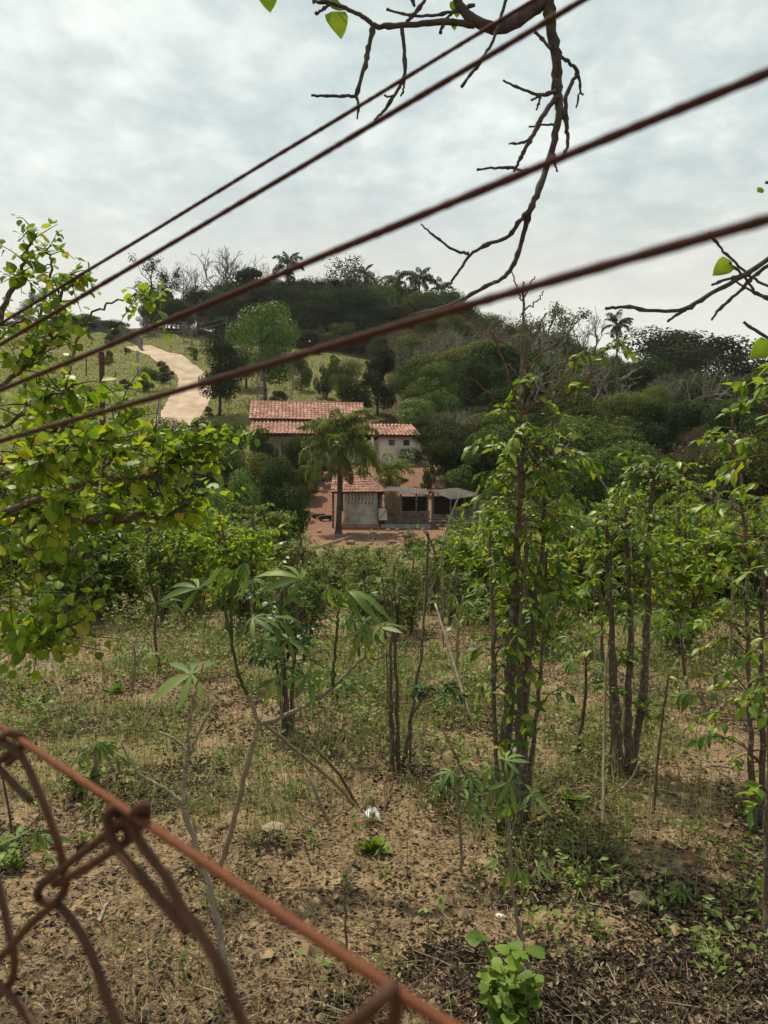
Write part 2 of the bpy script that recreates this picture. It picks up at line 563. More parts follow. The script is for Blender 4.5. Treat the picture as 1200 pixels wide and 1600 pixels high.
_xp = axis([(0, 5.5, 110, 1), (5.5, 20, 60, 1.15), (20, 100, 85, 1.0), (100, 3000, 16, 2.2)])
GX = np.concatenate([-_xp[:0:-1], _xp])
GY = np.concatenate([-axis([(1.5, 3000, 14, 3)])[::-1], axis([(-1.4, 1.5, 20, 1), (1.5, 9, 165, 1.05), (9, 60, 110, 1.3), (60, 160, 100, 1), (160, 3500, 18, 2.2)])])
_X, _Y = np.meshgrid(GX, GY, indexing='xy')
GZ = terr(_X, _Y)


def gz(x, y):
    x = np.asarray(x, float); y = np.asarray(y, float)
    i = np.clip(np.searchsorted(GX, x) - 1, 0, len(GX) - 2)
    j = np.clip(np.searchsorted(GY, y) - 1, 0, len(GY) - 2)
    fx = (x - GX[i]) / (GX[i + 1] - GX[i]); fy = (y - GY[j]) / (GY[j + 1] - GY[j])
    return (GZ[j, i] * (1 - fx) + GZ[j, i + 1] * fx) * (1 - fy) + (GZ[j + 1, i] * (1 - fx) + GZ[j + 1, i + 1] * fx) * fy


def G(px, py, dmin=2.0, dmax=170.0):
    """where the sight line through a photo pixel meets the ground"""
    D = np.concatenate([np.arange(dmin, 20, 0.02), np.arange(20, dmax, 0.1)])
    D = D[D >= dmin]
    p = np.stack([(px - 600) / 1200 * D, D, CAMZ + (800 - py) / 1200 * D], -1)
    h = gz(p[:, 0], p[:, 1])
    k = np.argmax(p[:, 2] <= h) if (p[:, 2] <= h).any() else len(D) - 1
    return np.array([p[k, 0], p[k, 1], h[k]])


def on(px, D, sink=0.0):
    x = (px - 600) / 1200 * D
    return np.array([x, D, float(gz(x, D)) - sink])


nx, ny = len(GX), len(GY)
V = np.stack([_X, _Y, GZ], -1).reshape(-1, 3)
i, j = np.meshgrid(np.arange(nx - 1), np.arange(ny - 1), indexing='xy')
a = (j * nx + i).ravel()
F = np.stack([a, a + 1, a + nx + 1, a + nx], -1)
mb = MB()
mb.add(V, F)
ground = mb.build('ground', M['ground'], smooth=True)
tag(ground, 'brown earth field rising into a grassy and wooded hillside', 'ground', kind='structure')
x, y = V[:, 0], V[:, 1]
pxl = 600 + 1200 * x / np.maximum(y, 1)
n1 = fbm(x / 1.1, y / 1.1, 4, 21)
n2 = fbm(x / 9, y / 9, 4, 31)
grass = np.clip((n1 - 0.52) * 5, 0, 0.75) * np.clip((y - 3) / 6, 0.15, 1)
hillm = np.clip((y - 58) / 6, 0, 1)
grass = np.where(y > 58, np.maximum(grass, hillm * 0.95), grass)
grass = np.where((y > 14) & (y < 42), np.maximum(grass, 0.35), grass)
grass = np.where((np.abs(x + .6) > 5.5) & (y > 34), np.maximum(grass, 0.9), grass)
redm = np.exp(-((x + 0.6) / 4.6) ** 4) * np.clip((y - 33) / 5, 0, 1) * np.clip((64 - y) / 5, 0, 1)
redm = np.clip(redm * 1.3 * (0.6 + 0.8 * n2), 0, 1)
pinkm = np.clip((n2 - 0.52) * 4, 0, 0.5) * np.clip((y - 5) / 3, 0, 1) * (y < 40)
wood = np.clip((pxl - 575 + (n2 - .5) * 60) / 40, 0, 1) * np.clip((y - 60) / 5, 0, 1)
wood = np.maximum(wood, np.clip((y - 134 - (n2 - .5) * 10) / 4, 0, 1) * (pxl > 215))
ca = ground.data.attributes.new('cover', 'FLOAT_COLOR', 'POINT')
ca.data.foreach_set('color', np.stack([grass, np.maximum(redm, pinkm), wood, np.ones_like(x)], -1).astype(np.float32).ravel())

# dirt road winding up the hill
rp = np.array([G(px, py) for px, py in [(266, 676), (276, 655), (291, 635), (301, 614), (303, 596), (292, 579), (269, 564), (243, 551), (216, 541)]])
rp = smooth_path(rp, 10)
for _ in range(6):
    rp[1:-1, :2] = (rp[:-2, :2] + 2 * rp[1:-1, :2] + rp[2:, :2]) / 4
rp = rp[np.linspace(0, len(rp) - 1, 12).astype(int)]
rp = smooth_path(rp, 8)
rp[:, 2] = gz(rp[:, 0], rp[:, 1])
tn = unit(np.gradient(rp[:, :2], axis=0))
nrm = np.stack([-tn[:, 1], tn[:, 0]], -1)
wr = 2.0 + 0.15 * np.sin(np.linspace(0, 9, len(rp)))
wr += np.exp(-((np.linspace(0, 1, len(rp)) - 0.38) / 0.1) ** 2) * 0.3
K = 17
wr = wr + 0.25 * (vnoise(np.arange(len(rp)) * .9, np.zeros(len(rp)), 4) - .5)
rows = []
for k in np.linspace(-1, 1, K):
    q = rp[:, :2] + nrm * (wr * k)[:, None]
    crown = 0.12 - 0.07 * k * k - 0.10 * np.exp(-((abs(k) - .45) / .12) ** 2) + 0.06 * (vnoise(q[:, 0] * 1.5, q[:, 1] * 1.5, 8) - .5)
    rows.append(np.column_stack([q, gz(q[:, 0], q[:, 1]) + crown]))
rows = np.stack(rows, 1)
n = len(rp)
i, j = np.meshgrid(np.arange(n - 1), np.arange(K - 1), indexing='ij')
a = (i * K + j).ravel()
road = MB().add(rows.reshape(-1, 3), np.stack([a, a + 1, a + K + 1, a + K], -1)).build('dirt_road', M['road'], smooth=True)
tag(road, 'pale dirt road bending up the grassy hill', 'road', kind='structure')

# ------------------------------------------------------------------ upper house
HA = R(7)
hx, hy = np.array([math.cos(HA), math.sin(HA), 0]), np.array([-math.sin(HA), math.cos(HA), 0])
hz_ = np.array([0, 0, 1.0])
HO = P(500, 800, 60.0)
HO[2] = 0
HAX = np.stack([hx, hy, hz_])


def hp(u, v, z):
    return HO + hx * u + hy * v + hz_ * (z + CAMZ)


def slab(mb, a, b, c, d, t):
    """plate through four corners, thickness t downwards along its normal"""
    q = np.array([a, b, c, d], float)
    n = unit(np.cross(q[1] - q[0], q[3] - q[0]))
    if n[2] < 0: n = -n
    mb.add(np.vstack([q, q - n * t]), [[0, 1, 2, 3], [7, 6, 5, 4], [0, 4, 5, 1], [1, 5, 6, 2], [2, 6, 7, 3], [3, 7, 4, 0]])


def barrel_tiles(mb, e0, e1, r0, r1, tw=0.29, tl=0.42, lift=0.02, amp=0.085, seed=1, flat=False):
    """clay tiles on the roof plane eave e0-e1, ridge r0-r1; each tile its own shell"""
    rg = np.random.default_rng(seed)
    e0, e1, r0, r1 = (np.asarray(k, float) for k in (e0, e1, r0, r1))
    nrm = unit(np.cross(e1 - e0, r0 - e0))
    if nrm[2] < 0: nrm = -nrm
    nr = max(1, int(np.linalg.norm((r0 + r1) / 2 - (e0 + e1) / 2) / tl))
    for k in range(nr):
        t0, t1 = k / nr, (k + 1.12) / nr
        a, b = e0 + (r0 - e0) * t0, e1 + (r1 - e1) * t0
        c, d = e0 + (r0 - e0) * min(t1, 1.02), e1 + (r1 - e1) * min(t1, 1.02)
        nc = max(1, int(round(np.linalg.norm(b - a) / tw)))
        for q in range(nc):
            s0, s1 = q / nc, (q + 0.93) / nc
            S = np.linspace(s0, s1, 5)
            hgt = (amp * np.sin(np.linspace(0.15, math.pi - 0.15, 5))) if not flat else amp * np.array([0.2, 1, .35, 1, 0.2]) * 0.6
            j = rg.normal(0, 0.006, 3)
            lo = np.array([a + (b - a) * s + nrm * (h + lift + 0.035) for s, h in zip(S, hgt)]) + j
            hi = np.array([c + (d - c) * s + nrm * (h + lift) for s, h in zip(S, hgt)]) + j
            lip = lo - nrm * 0.03
            V = np.vstack([lo, hi, lip])
            mb.add(V, [[i, i + 1, i + 6, i + 5] for i in range(4)] + [[i + 10, i + 11, i + 1, i] for i in range(4)])


house = empty('farmhouse', hp(0, 1, float(gz(HO[0], 60))))
hl = np.array(house.location)
tag(house, 'long farmhouse with red clay tiled roofs and pale annex on the hillside', 'house')
zg = 3.3
# main block: u from -5.6 to 3.6
U0, U1 = -5.5, 3.7
b = MB(); box(b, hp((U0 + U1) / 2, 3.2, 5.15), (U1 - U0 - .5, 4.6, 4.0), HAX)
b.build('main_wall', M['plaster'], house, hl)
for u in (U0 + .3, U1 - .3):       # gable ends
    b = MB()
    A = [hp(u, .9, 7.5 - .35), hp(u, 5.5, 7.5 - .35), hp(u, 3.3, 8.75)]
    off = hx * 0.12
    V = np.array(A + [p + off for p in A])
    b.add(V, [[0, 1, 2], [5, 4, 3]]); b.add(V, [[0, 3, 4, 1], [1, 4, 5, 2], [2, 5, 3, 0]])
    b.build('gable', M['frame_wood'], house, hl)
roof = MB()
slab(roof, hp(U0, .35, 7.22), hp(U1, .35, 7.22), hp(U1, 3.3, 8.95), hp(U0, 3.3, 8.95), .09)
slab(roof, hp(U1, 6.3, 7.22), hp(U0, 6.3, 7.22), hp(U0, 3.3, 8.95), hp(U1, 3.3, 8.95), .09)
ro = roof.build('main_roof', M['frame_wood'], house, hl)
t = MB(); barrel_tiles(t, hp(U0, .3, 7.21), hp(U1, .3, 7.21), hp(U1, 3.3, 8.95), hp(U0, 3.3, 8.95)[:] * 1, seed=1) if False else barrel_tiles(t, hp(U0, .3, 7.21), hp(U1, .3, 7.21), hp(U0, 3.3, 8.95), hp(U1, 3.3, 8.95), seed=1)
barrel_tiles(t, hp(U1, 6.3, 7.21), hp(U0, 6.3, 7.21), hp(U1, 3.3, 8.95), hp(U0, 3.3, 8.95), seed=2)
tag(t.build('tiles', M['tile'], ro, None), kind='stuff').location = tuple(-hl)
t = MB(); tube(t, [hp(U0 - .05, 3.3, 9.0), hp(U1 + .05, 3.3, 9.0)], 0.10, 8)
t.build('ridge_cap', M['tile'], ro).location = tuple(-hl)
# verandah roof along the front, lower
V0, V1 = -5.3, -0.4
roof = MB(); slab(roof, hp(V0, -2.3, 5.82), hp(V1, -2.3, 5.82), hp(V1, .55, 7.08), hp(V0, .55, 7.08), .08)
ro2 = roof.build('verandah_roof', M['frame_wood'], house, hl)
t = MB(); barrel_tiles(t, hp(V0, -2.35, 5.8), hp(V1, -2.35, 5.8), hp(V0, .5, 7.06), hp(V1, .5, 7.06), seed=3)
tag(t.build('tiles', M['tile'], ro2), kind='stuff').location = tuple(-hl)
for u in (V0 + .3, -2.9, V1 - .2):
    b = MB(); box(b, hp(u, -2.1, 4.5), (.16, .16, 2.45), HAX); b.build('verandah_post', M['post'], house, hl)
b = MB(); box(b, hp((V0 + V1) / 2, -2.1, 5.72), (V1 - V0, .1, .14), HAX); b.build('verandah_beam', M['frame_wood'], house, hl)
b = MB(); box(b, hp((V0 + V1) / 2, -1.0, 3.0), (V1 - V0, 2.9, 1.0), HAX); b.build('verandah_floor', M['concrete'], house, hl)
for u in (-4.4, -2.2):
    b = MB(); box(b, hp(u, .86, 4.45), (.9, .1, 1.9), HAX); b.build('door', M['frame_wood'], house, hl)
# annex on the right, lower roof
A0, A1 = 3.75, 7.85
roof = MB()
slab(roof, hp(A0 - .1, -1.75, 5.86), hp(A1, -1.75, 5.86), hp(A1 - .35, 1.2, 7.0), hp(A0 - .1, 1.2, 7.0), .09)
slab(roof, hp(A1, 4.0, 5.86), hp(A0 - .1, 4.0, 5.86), hp(A0 - .1, 1.2, 7.0), hp(A1 - .35, 1.2, 7.0), .09)
ro3 = roof.build('annex_roof', M['frame_wood'], house, hl)
t = MB(); barrel_tiles(t, hp(A0 - .1, -1.8, 5.85), hp(A1, -1.8, 5.85), hp(A0 - .1, 1.2, 7.0), hp(A1 - .35, 1.2, 7.0), seed=4)
barrel_tiles(t, hp(A1, 4.0, 5.85), hp(A0, 4.0, 5.85), hp(A1 - .35, 1.2, 7.0), hp(A0, 1.2, 7.0), seed=5)
tag(t.build('tiles', M['tile'], ro3), kind='stuff').location = tuple(-hl)


def holed_wall(mb, org, ux, uy, n, w, h, holes, t=.15):
    """wall w x h in the plane org+ux*a+uz*b with rectangular openings (a0,b0,a1,b1); n = outward normal"""
    xs = sorted({0, w, *[k for q in holes for k in (q[0], q[2])]})
    zs = sorted({0, h, *[k for q in holes for k in (q[1], q[3])]})
    org, ux, uy, n = (np.asarray(k, float) for k in (org, ux, uy, n))
    for a0, a1 in zip(xs[:-1], xs[1:]):
        for b0, b1 in zip(zs[:-1], zs[1:]):
            ca, cb = (a0 + a1) / 2, (b0 + b1) / 2
            if any(q[0] < ca < q[2] and q[1] < cb < q[3] for q in holes):
                continue
            box(mb, org + ux * ca + uy * cb - n * t / 2, (a1 - a0, t, b1 - b0), np.stack([ux, -n, uy]))


wz = 3.2
wins = [(5.25, 5.15, 5.72, 5.58), (6.4, 5.15, 6.87, 5.58)]
b = MB()
holed_wall(b, hp(4.55, -1.25, wz), hx, hz_, -hy, 2.75, 2.62, [(a - 4.55, c - wz, d - 4.55, e - wz) for a, c, d, e in wins])
b.build('annex_wall', M['plaster'], house, hl)
b = MB(); box(b, hp(7.22, 1.3, wz + 1.31), (.15, 4.8, 2.62), HAX); box(b, hp(4.62, 1.3, wz + 1.31), (.12, 4.7, 2.62), HAX); box(b, hp(5.9, 3.6, wz + 1.31), (2.4, .15, 2.62), HAX)
b.build('annex_side_wall', M['plaster'], house, hl)
for a, c, d, e in wins:
    b = MB(); t_ = .05
    for (ca, cb, sa, sb) in (((a + d) / 2, c + t_ / 2, d - a - .004, t_), ((a + d) / 2, e - t_ / 2, d - a - .004, t_), (a + t_ / 2 + .002, (c + e) / 2, t_, e - c - 2 * t_), (d - t_ / 2 - .002, (c + e) / 2, t_, e - c - 2 * t_), ((a + d) / 2, (c + e) / 2, .035, e - c - 2 * t_)):
        box(b, hp(ca, -1.22, cb), (sa, .08, sb), HAX)
    wo_ = b.build('window', M['frame_wood'], house, hl)
    b = MB(); box(b, hp((a + d) / 2, -1.17, (c + e) / 2), (d - a - .1, .012, e - c - .1), HAX)
    b.build('pane', M['pane'], wo_).location = tuple(-hl)
b = MB(); box(b, hp(3.95, -1.5, 4.55), (.2, .2, 2.4), HAX); b.build('porch_column', M['plaster'], house, hl)
b = MB(); box(b, hp(4.2, 1.2, 4.55), (.7, .1, 2.5), HAX); b.build('porch_back_wall', M['plaster'], house, hl)
b = MB(); box(b, hp(5.7, 1.0, 3.1), (4.1, 4.9, 1.0), HAX); b.build('annex_footing', M['footing'], house, hl)

# ------------------------------------------------------------------ lower tiled outbuilding
SA = R(-4)
sx, sy = np.array([math.cos(SA), math.sin(SA), 0]), np.array([-math.sin(SA), math.cos(SA), 0])
SAX = np.stack([sx, sy, hz_])
SO = P(538, 800, 45.0); SO[2] = 0


def sp_(u, v, z):
    return SO + sx * u + sy * v + hz_ * z


gz0 = 1.05
outb = empty('outbuilding', sp_(1, 2, gz0)); ol = np.array(outb.location)
tag(outb, 'small whitewashed outbuilding with slit vents under a clay tile roof', 'outbuilding')
holes = []
for r_ in range(3):
    for c_ in range(8):
        u = .22 + c_ * .2 + (r_ % 2) * .05
        holes.append((u, 1.15 + r_ * .24, u + .05, 1.32 + r_ * .24))
b = MB(); holed_wall(b, sp_(0, 0, gz0 + .25), sx, hz_, -sy, 1.95, 2.0, holes, .14)
b.build('vented_wall', M['whitewash'], outb, ol)
b = MB(); box(b, sp_(.07, 2.0, gz0 + 1.25), (.14, 3.7, 2.0), SAX); box(b, sp_(1.88, 2.0, gz0 + 1.25), (.14, 3.7, 2.0), SAX); box(b, sp_(.97, 3.8, gz0 + 1.25), (1.6, .14, 2.0), SAX)
b.build('side_wall', M['whitewash'], outb, ol)
b = MB(); box(b, sp_(.97, 1.9, gz0 - .1), (2.2, 4.1, .7), SAX); b.build('footing', M['footing'], outb, ol)
pk0, pk1 = sp_(-.95, 1.9, 4.2), sp_(1.15, 1.9, 4.2)
c00, c10, c11, c01 = sp_(-.75, -.45, 3.12), sp_(2.35, -.45, 3.12), sp_(2.35, 4.4, 3.12), sp_(-.75, 4.4, 3.12)
roof = MB()
roof.add([c00, c10, c11, c01, pk0, pk1], [[1, 2, 5], [3, 0, 4]]); roof.add([c00, c10, c11, c01, pk0, pk1], [[0, 1, 5, 4], [2, 3, 4, 5], [3, 2, 1, 0]])
ro4 = roof.build('hip_roof', M['frame_wood'], outb, ol)
t = MB()
for a_, b_, r0_, r1_, sd in ((c00, c10, pk0, pk1, 6), (c10, c11, pk1, pk1 + sy * .05, 7), (c11, c01, pk1, pk0, 9)):
    barrel_tiles(t, a_, b_, r0_, r1_, .24, .36, seed=sd, flat=True)
tag(t.build('tiles', M['tile_b'], ro4), kind='stuff').location = tuple(-ol)
t = MB()
tube(t, [c10 + hz_ * .05, pk1 + hz_ * .08], .07, 6)
tube(t, [pk0 + hz_ * .08, pk1 + hz_ * .08], .08, 6)
t.build('ridge_cap', M['tile_b'], ro4).location = tuple(-ol)
for u, v in ((-.62, -.3), (-.62, 4.1)):
    b = MB(); tube(b, [sp_(u, v, gz0 - .4), sp_(u, v, 3.12)], .07, 6); b.build('eave_post', M['post'], outb, ol)
b = MB(); box(b, sp_(.07, 1.2, gz0 + 1.05), (.18, .8, 1.7), SAX); b.build('side_door', M['frame_wood'], outb, ol)

# ------------------------------------------------------------------ timber animal shed, right of the outbuilding
shed = empty('timber_shed', sp_(3.6, 1, gz0)); sl = np.array(shed.location)
tag(shed, 'ramshackle open timber shed with grey sheet roof and horizontal boards', 'shed')


def corrugated(mb, e0, e1, r0, r1, per=0.18, amp=0.03, t=0.012):
    e0, e1, r0, r1 = (np.asarray(k, float) for k in (e0, e1, r0, r1))
    nrm = unit(np.cross(e1 - e0, r0 - e0)); nrm = nrm if nrm[2] > 0 else -nrm
    n = int(np.linalg.norm(e1 - e0) / per * 6)
    s = np.linspace(0, 1, n + 1)
    h = amp * np.cos(s * np.linalg.norm(e1 - e0) / per * 2 * math.pi)
    rows = [a + (b - a) * s[:, None] + nrm * (h + o)[:, None] for a, b, o in ((e0, e1, 0), (r0, r1, 0), (e0, e1, -t), (r0, r1, -t))]
    V = np.vstack(rows); k = n + 1; i = np.arange(n)
    mb.add(V, np.vstack([np.stack([i, i + 1, i + 1 + k, i + k], -1), np.stack([i + 2 * k, i + 3 * k, i + 1 + 3 * k, i + 1 + 2 * k], -1), np.stack([i, i + 2 * k, i + 1 + 2 * k, i + 1], -1)]))


b = MB(); corrugated(b, sp_(2.25, -.2, 3.22), sp_(4.95, -.2, 3.02), sp_(2.45, 1.9, 3.55), sp_(4.75, 1.9, 3.42)); b.build('sheet_roof', M['sheet'], shed, sl)
for u, h in ((2.4, 2.05), (3.3, 2.0), (4.2, 1.95), (4.85, 1.95)):
    b = MB(); tube(b, [sp_(u, -.05, gz0 - .2), sp_(u + .03, -.03, gz0 + h)], .06, 6); b.build('post', M['post'], shed, sl)
for k in range(6):
    b = MB(); box(b, sp_(3.75 + rng.normal(0, .04), -.14, gz0 + .28 + k * .135), (2.55 + rng.normal(0, .05), .03, .105), np.stack([unit(sx + hz_ * rng.normal(0, .008)), sy, hz_])); b.build('board', M['wood_grey'], shed, sl)
b = MB(); box(b, sp_(3.6, 1.95, gz0 + .9), (2.6, .1, 2.0), SAX); b.build('back_wall', M['int_shade'], shed, sl)  # coloured near-black for the shade under the shed roof
b = MB(); box(b, sp_(3.6, .0, gz0 - .1), (2.9, .3, .65), SAX); b.build('footing', M['concrete'], shed, sl)
b = MB(); box(b, sp_(2.28, -.2, gz0 + .82), (.5, .05, .68), SAX)
gate = b.build('hatch', M['white_board'], shed, sl)
gate['label'] = 'pale wooden hatch panel'
b = MB(); tube(b, [sp_(2.06, -.24, gz0 + .52), sp_(2.5, -.24, gz0 + 1.12)], .02, 4); b.build('brace', M['wood_grey'], gate).location = tuple(-sl)

pen = empty('lean_to_pen', sp_(6.4, 1, gz0)); pl = np.array(pen.location)
tag(pen, 'low pen with flat fibre cement roof at the far end of the sheds', 'pen')
b = MB(); corrugated(b, sp_(6.15, -.6, 2.72), sp_(7.95, -.7, 2.98), sp_(5.0, 1.6, 3.28), sp_(6.6, 1.7, 3.45)); b.build('sheet_roof', M['sheet'], pen, pl)
for u, v, h in ((5.15, -.1, 1.95), (6.2, -.45, 1.62), (7.0, -.5, 1.8), (7.75, -.5, 2.2), (5.2, 1.6, 2.1), (6.6, 1.6, 2.3)):
    b = MB(); tube(b, [sp_(u, v, gz0 - .3), sp_(u, v, gz0 + h)], .065, 6); b.build('post', M['post'], pen, pl)
for k in range(5):
    b = MB(); box(b, sp_(5.75, -.2, gz0 + .12 + k * .16), (1.35, .03, .12), SAX); b.build('board', M['wood_grey'], pen, pl)
for k in range(8):
    b = MB(); box(b, sp_(6.35 + k * .18, -.52 + rng.normal(0, .01), gz0 + .55 + rng.normal(0, .02)), (.155, .03, 1.25), SAX); b.build('upright_board', M['wall_dark'], pen, pl)
b = MB(); box(b, sp_(6.3, 1.75, gz0 + .9), (2.4, .1, 2.0), SAX); b.build('back_wall', M['int_shade'], pen, pl)  # shade at the back of the pen put into the wall colour

# dry palm thatch hanging off the shed eave
mb = MB()
for k in range(260):
    a_ = sp_(2.75 + rng.normal(0, .18), -.35 + rng.normal(0, .07), 3.25 - abs(rng.normal(0, .1)))
    tube(mb, [a_, a_ + np.array([.08 + rng.normal(0, .12), rng.normal(0, .05), -.5]), a_ + np.array([.22 + rng.normal(0, .16), rng.normal(0, .08), -rng.uniform(.8, 1.35)])], [.008, .01, .004], 3, False)
o = mb.build('dry_frond', M['straw']); tag(o, 'bundle of dry brown palm fronds hanging over the shed hatch', 'dry fronds')

# rubble heap and scrap in the red yard
for k in range(70):
    p = G(rng.normal(596, 42), rng.uniform(826, 862))
    s = abs(rng.normal(.085, .05)) + .03
    ico = MB(); d = rdirs(14, rng) * s * rng.uniform(.6, 1.2, (14, 1)) * np.array([1.2, 1, .7])
    if k < 6:
        st_mesh = None
        import bmesh
        bm = bmesh.new()
        bmesh.ops.create_icosphere(bm, subdivisions=1, radius=1)
        for v in bm.verts: v.co *= rng.uniform(.65, 1.15)
        me_ = bpy.data.meshes.new('rubble_stone'); bm.to_mesh(me_); bm.free(); me_.materials.append(M['rubble'])
        M.setdefault('_rub', []).append(me_)
    o = child('rubble_stone', M['_rub'][k % 6] if k >= 6 else me_)
    o.location = (p[0], p[1], p[2] + s * .3); o.scale = (s * 1.2, s, s * .7); o.rotation_euler = (0, 0, rng.uniform(0, 6))
    tag(o, 'reddish rubble stone strewn on the red earth yard', 'stone', 'rubble stones in the yard')
for k, (px, py) in enumerate(((498, 808), (508, 812))):
    p = G(px, py); mbt = MB()
    an = np.linspace(0, 2 * math.pi, 21)
    ring = np.stack([np.cos(an) * .32, np.sin(an) * .32, np.zeros(21) + .12 + .06 * k], -1) + p
    tube(mbt, ring, .11, 8, False)
    o = mbt.build('old_tyre', M['rubber'])
    tag(o, ['worn black tyre lying in the yard beside the palm, leaning on another', 'worn black tyre lying closest to the palm trunk'][k], 'tyre', 'tyres in the yard')
p0, p1 = G(492, 858), G(548, 842)
mb = MB(); tube(mb, [p0 + hz_ * .06, p1 + hz_ * .1], .06, 6); tag(mb.build('plank', M['dead_stem']), 'pale log lying across the red earth below the palm', 'log')

# ------------------------------------------------------------------ wood and trees on the hill
def crown(seed, n, q, lobes=11, rx=.30, z0=.34, z1=.93, lr=(.07, .20), shell=.55, mat='forest', flat=.85, fit=.42):
    """crown of a tree of height 1: leaf-clump faces spread over many uneven lobes"""
    rg = np.random.default_rng(seed)
    C, Rr = [], []
    for k in range(lobes):
        a = rg.uniform(0, 2 * math.pi); f = rg.uniform(0, 1)
        z = z0 + (z1 - z0) * f
        rad = rx * math.sin(math.pi * (0.18 + 0.72 * f)) * rg.uniform(.35, 1.0)
        C.append([math.cos(a) * rad, math.sin(a) * rad, z]); Rr.append(rg.uniform(*lr))
    C, Rr = np.array(C), np.array(Rr)
    k = rg.choice(lobes, n, p=Rr ** 2 / (Rr ** 2).sum())
    d = rdirs(n, rg)
    # a second scale of clumping: gather leaves round random sprays
    spray = rdirs(lobes * 18, rg)
    d = unit(spray[rg.integers(0, len(spray), n)] + d * .33)
    r = Rr[k] * (shell + (1.08 - shell) * rg.uniform(0, 1, n) ** .6)
    p = C[k] + d * r[:, None] * np.array([1, 1, flat])
    p[:, :2] *= fit / np.percentile(np.linalg.norm(p[:, :2], axis=1), 97)
    p[:, 2] = np.where(p[:, 2] > .3, .3 + (p[:, 2] - .3) * .69 / (np.percentile(p[:, 2], 99.5) - .3), p[:, 2])
    nrm = unit(d * 1.0 + rdirs(n, rg) * .6 + np.array([0, 0, .25]))
    x = unit(np.cross(nrm, rdirs(n, rg)))
    s = q * rg.uniform(.55, 1.35, n)
    M_ = np.stack([x, np.cross(nrm, x), nrm], -1) * s[:, None, None]
    tv = np.array([[-.5, -.12, 0], [0, -.36, .08], [.55, 0, -.06], [.05, .34, .08]])
    mb = MB(); stamp(mb, tv, [[0, 1, 2, 3]], M_, p)
    return mb.mesh('crown', M[mat]), C


def trunk_mesh(seed, C, r=.022, mat='bark_far', lean=.05, zt=.8):
    rg = np.random.default_rng(seed)
    mb = MB()
    top = np.array([rg.normal(0, lean), rg.normal(0, lean), zt])
    path = smooth_path([(0, 0, -.04), top * .3 + rg.normal(0, .012, 3), top * .65 + rg.normal(0, .012, 3), top], 3)
    tube(mb, path, [r * 1.35, r, r * .7, r * .3], 6)
    for c in C[:9]:
        z = max(.15, min(c[2] - .12, .7)); b0 = np.array([np.interp(z, path[:, 2], path[:, 0]), np.interp(z, path[:, 2], path[:, 1]), z])
        tube(mb, smooth_path([b0, (b0 + c) / 2 + np.array([0, 0, .03]), c], 3), [r * .5, r * .35, r * .12], 4, False)
    return mb.mesh('trunk', M[mat])


def bare_mesh(seed, depth=5, mat='bark_grey', r0=.016, spread=.5, trunk=.30, droop=0.0, sides=3):
    rg = np.random.default_rng(seed); mb = MB(); tips = []

    def grow(p, d, ln, r, lv):
        q = p + d * ln * .5 + rg.normal(0, ln * .06, 3)
        e = q + unit(d + rg.normal(0, .18, 3)) * ln * .5
        tube(mb, [p, q, e], [r, r * .8, r * .62], 5 if lv == 0 else sides, False)
        if lv >= depth:
            tips.append(e); return
        for _ in range(rg.integers(2, 4) if lv else 4):
            nd = unit(d + rg.normal(0, spread, 3) + np.array([0, 0, .18 - droop]))
            grow(e if rg.random() < .6 else q, nd, ln * rg.uniform(.58, .82), max(r * .64, .0016), lv + 1)
    grow(np.array([0, 0, -.03]), unit(np.array([rg.normal(0, .06), rg.normal(0, .06), 1])), trunk, r0, 0)
    V = np.concatenate(mb.v); s = 1.0 / V[:, 2].max()
    for k in range(len(mb.v)): mb.v[k] = mb.v[k] * s
    return mb, np.array(tips) * s


PROTO = {}


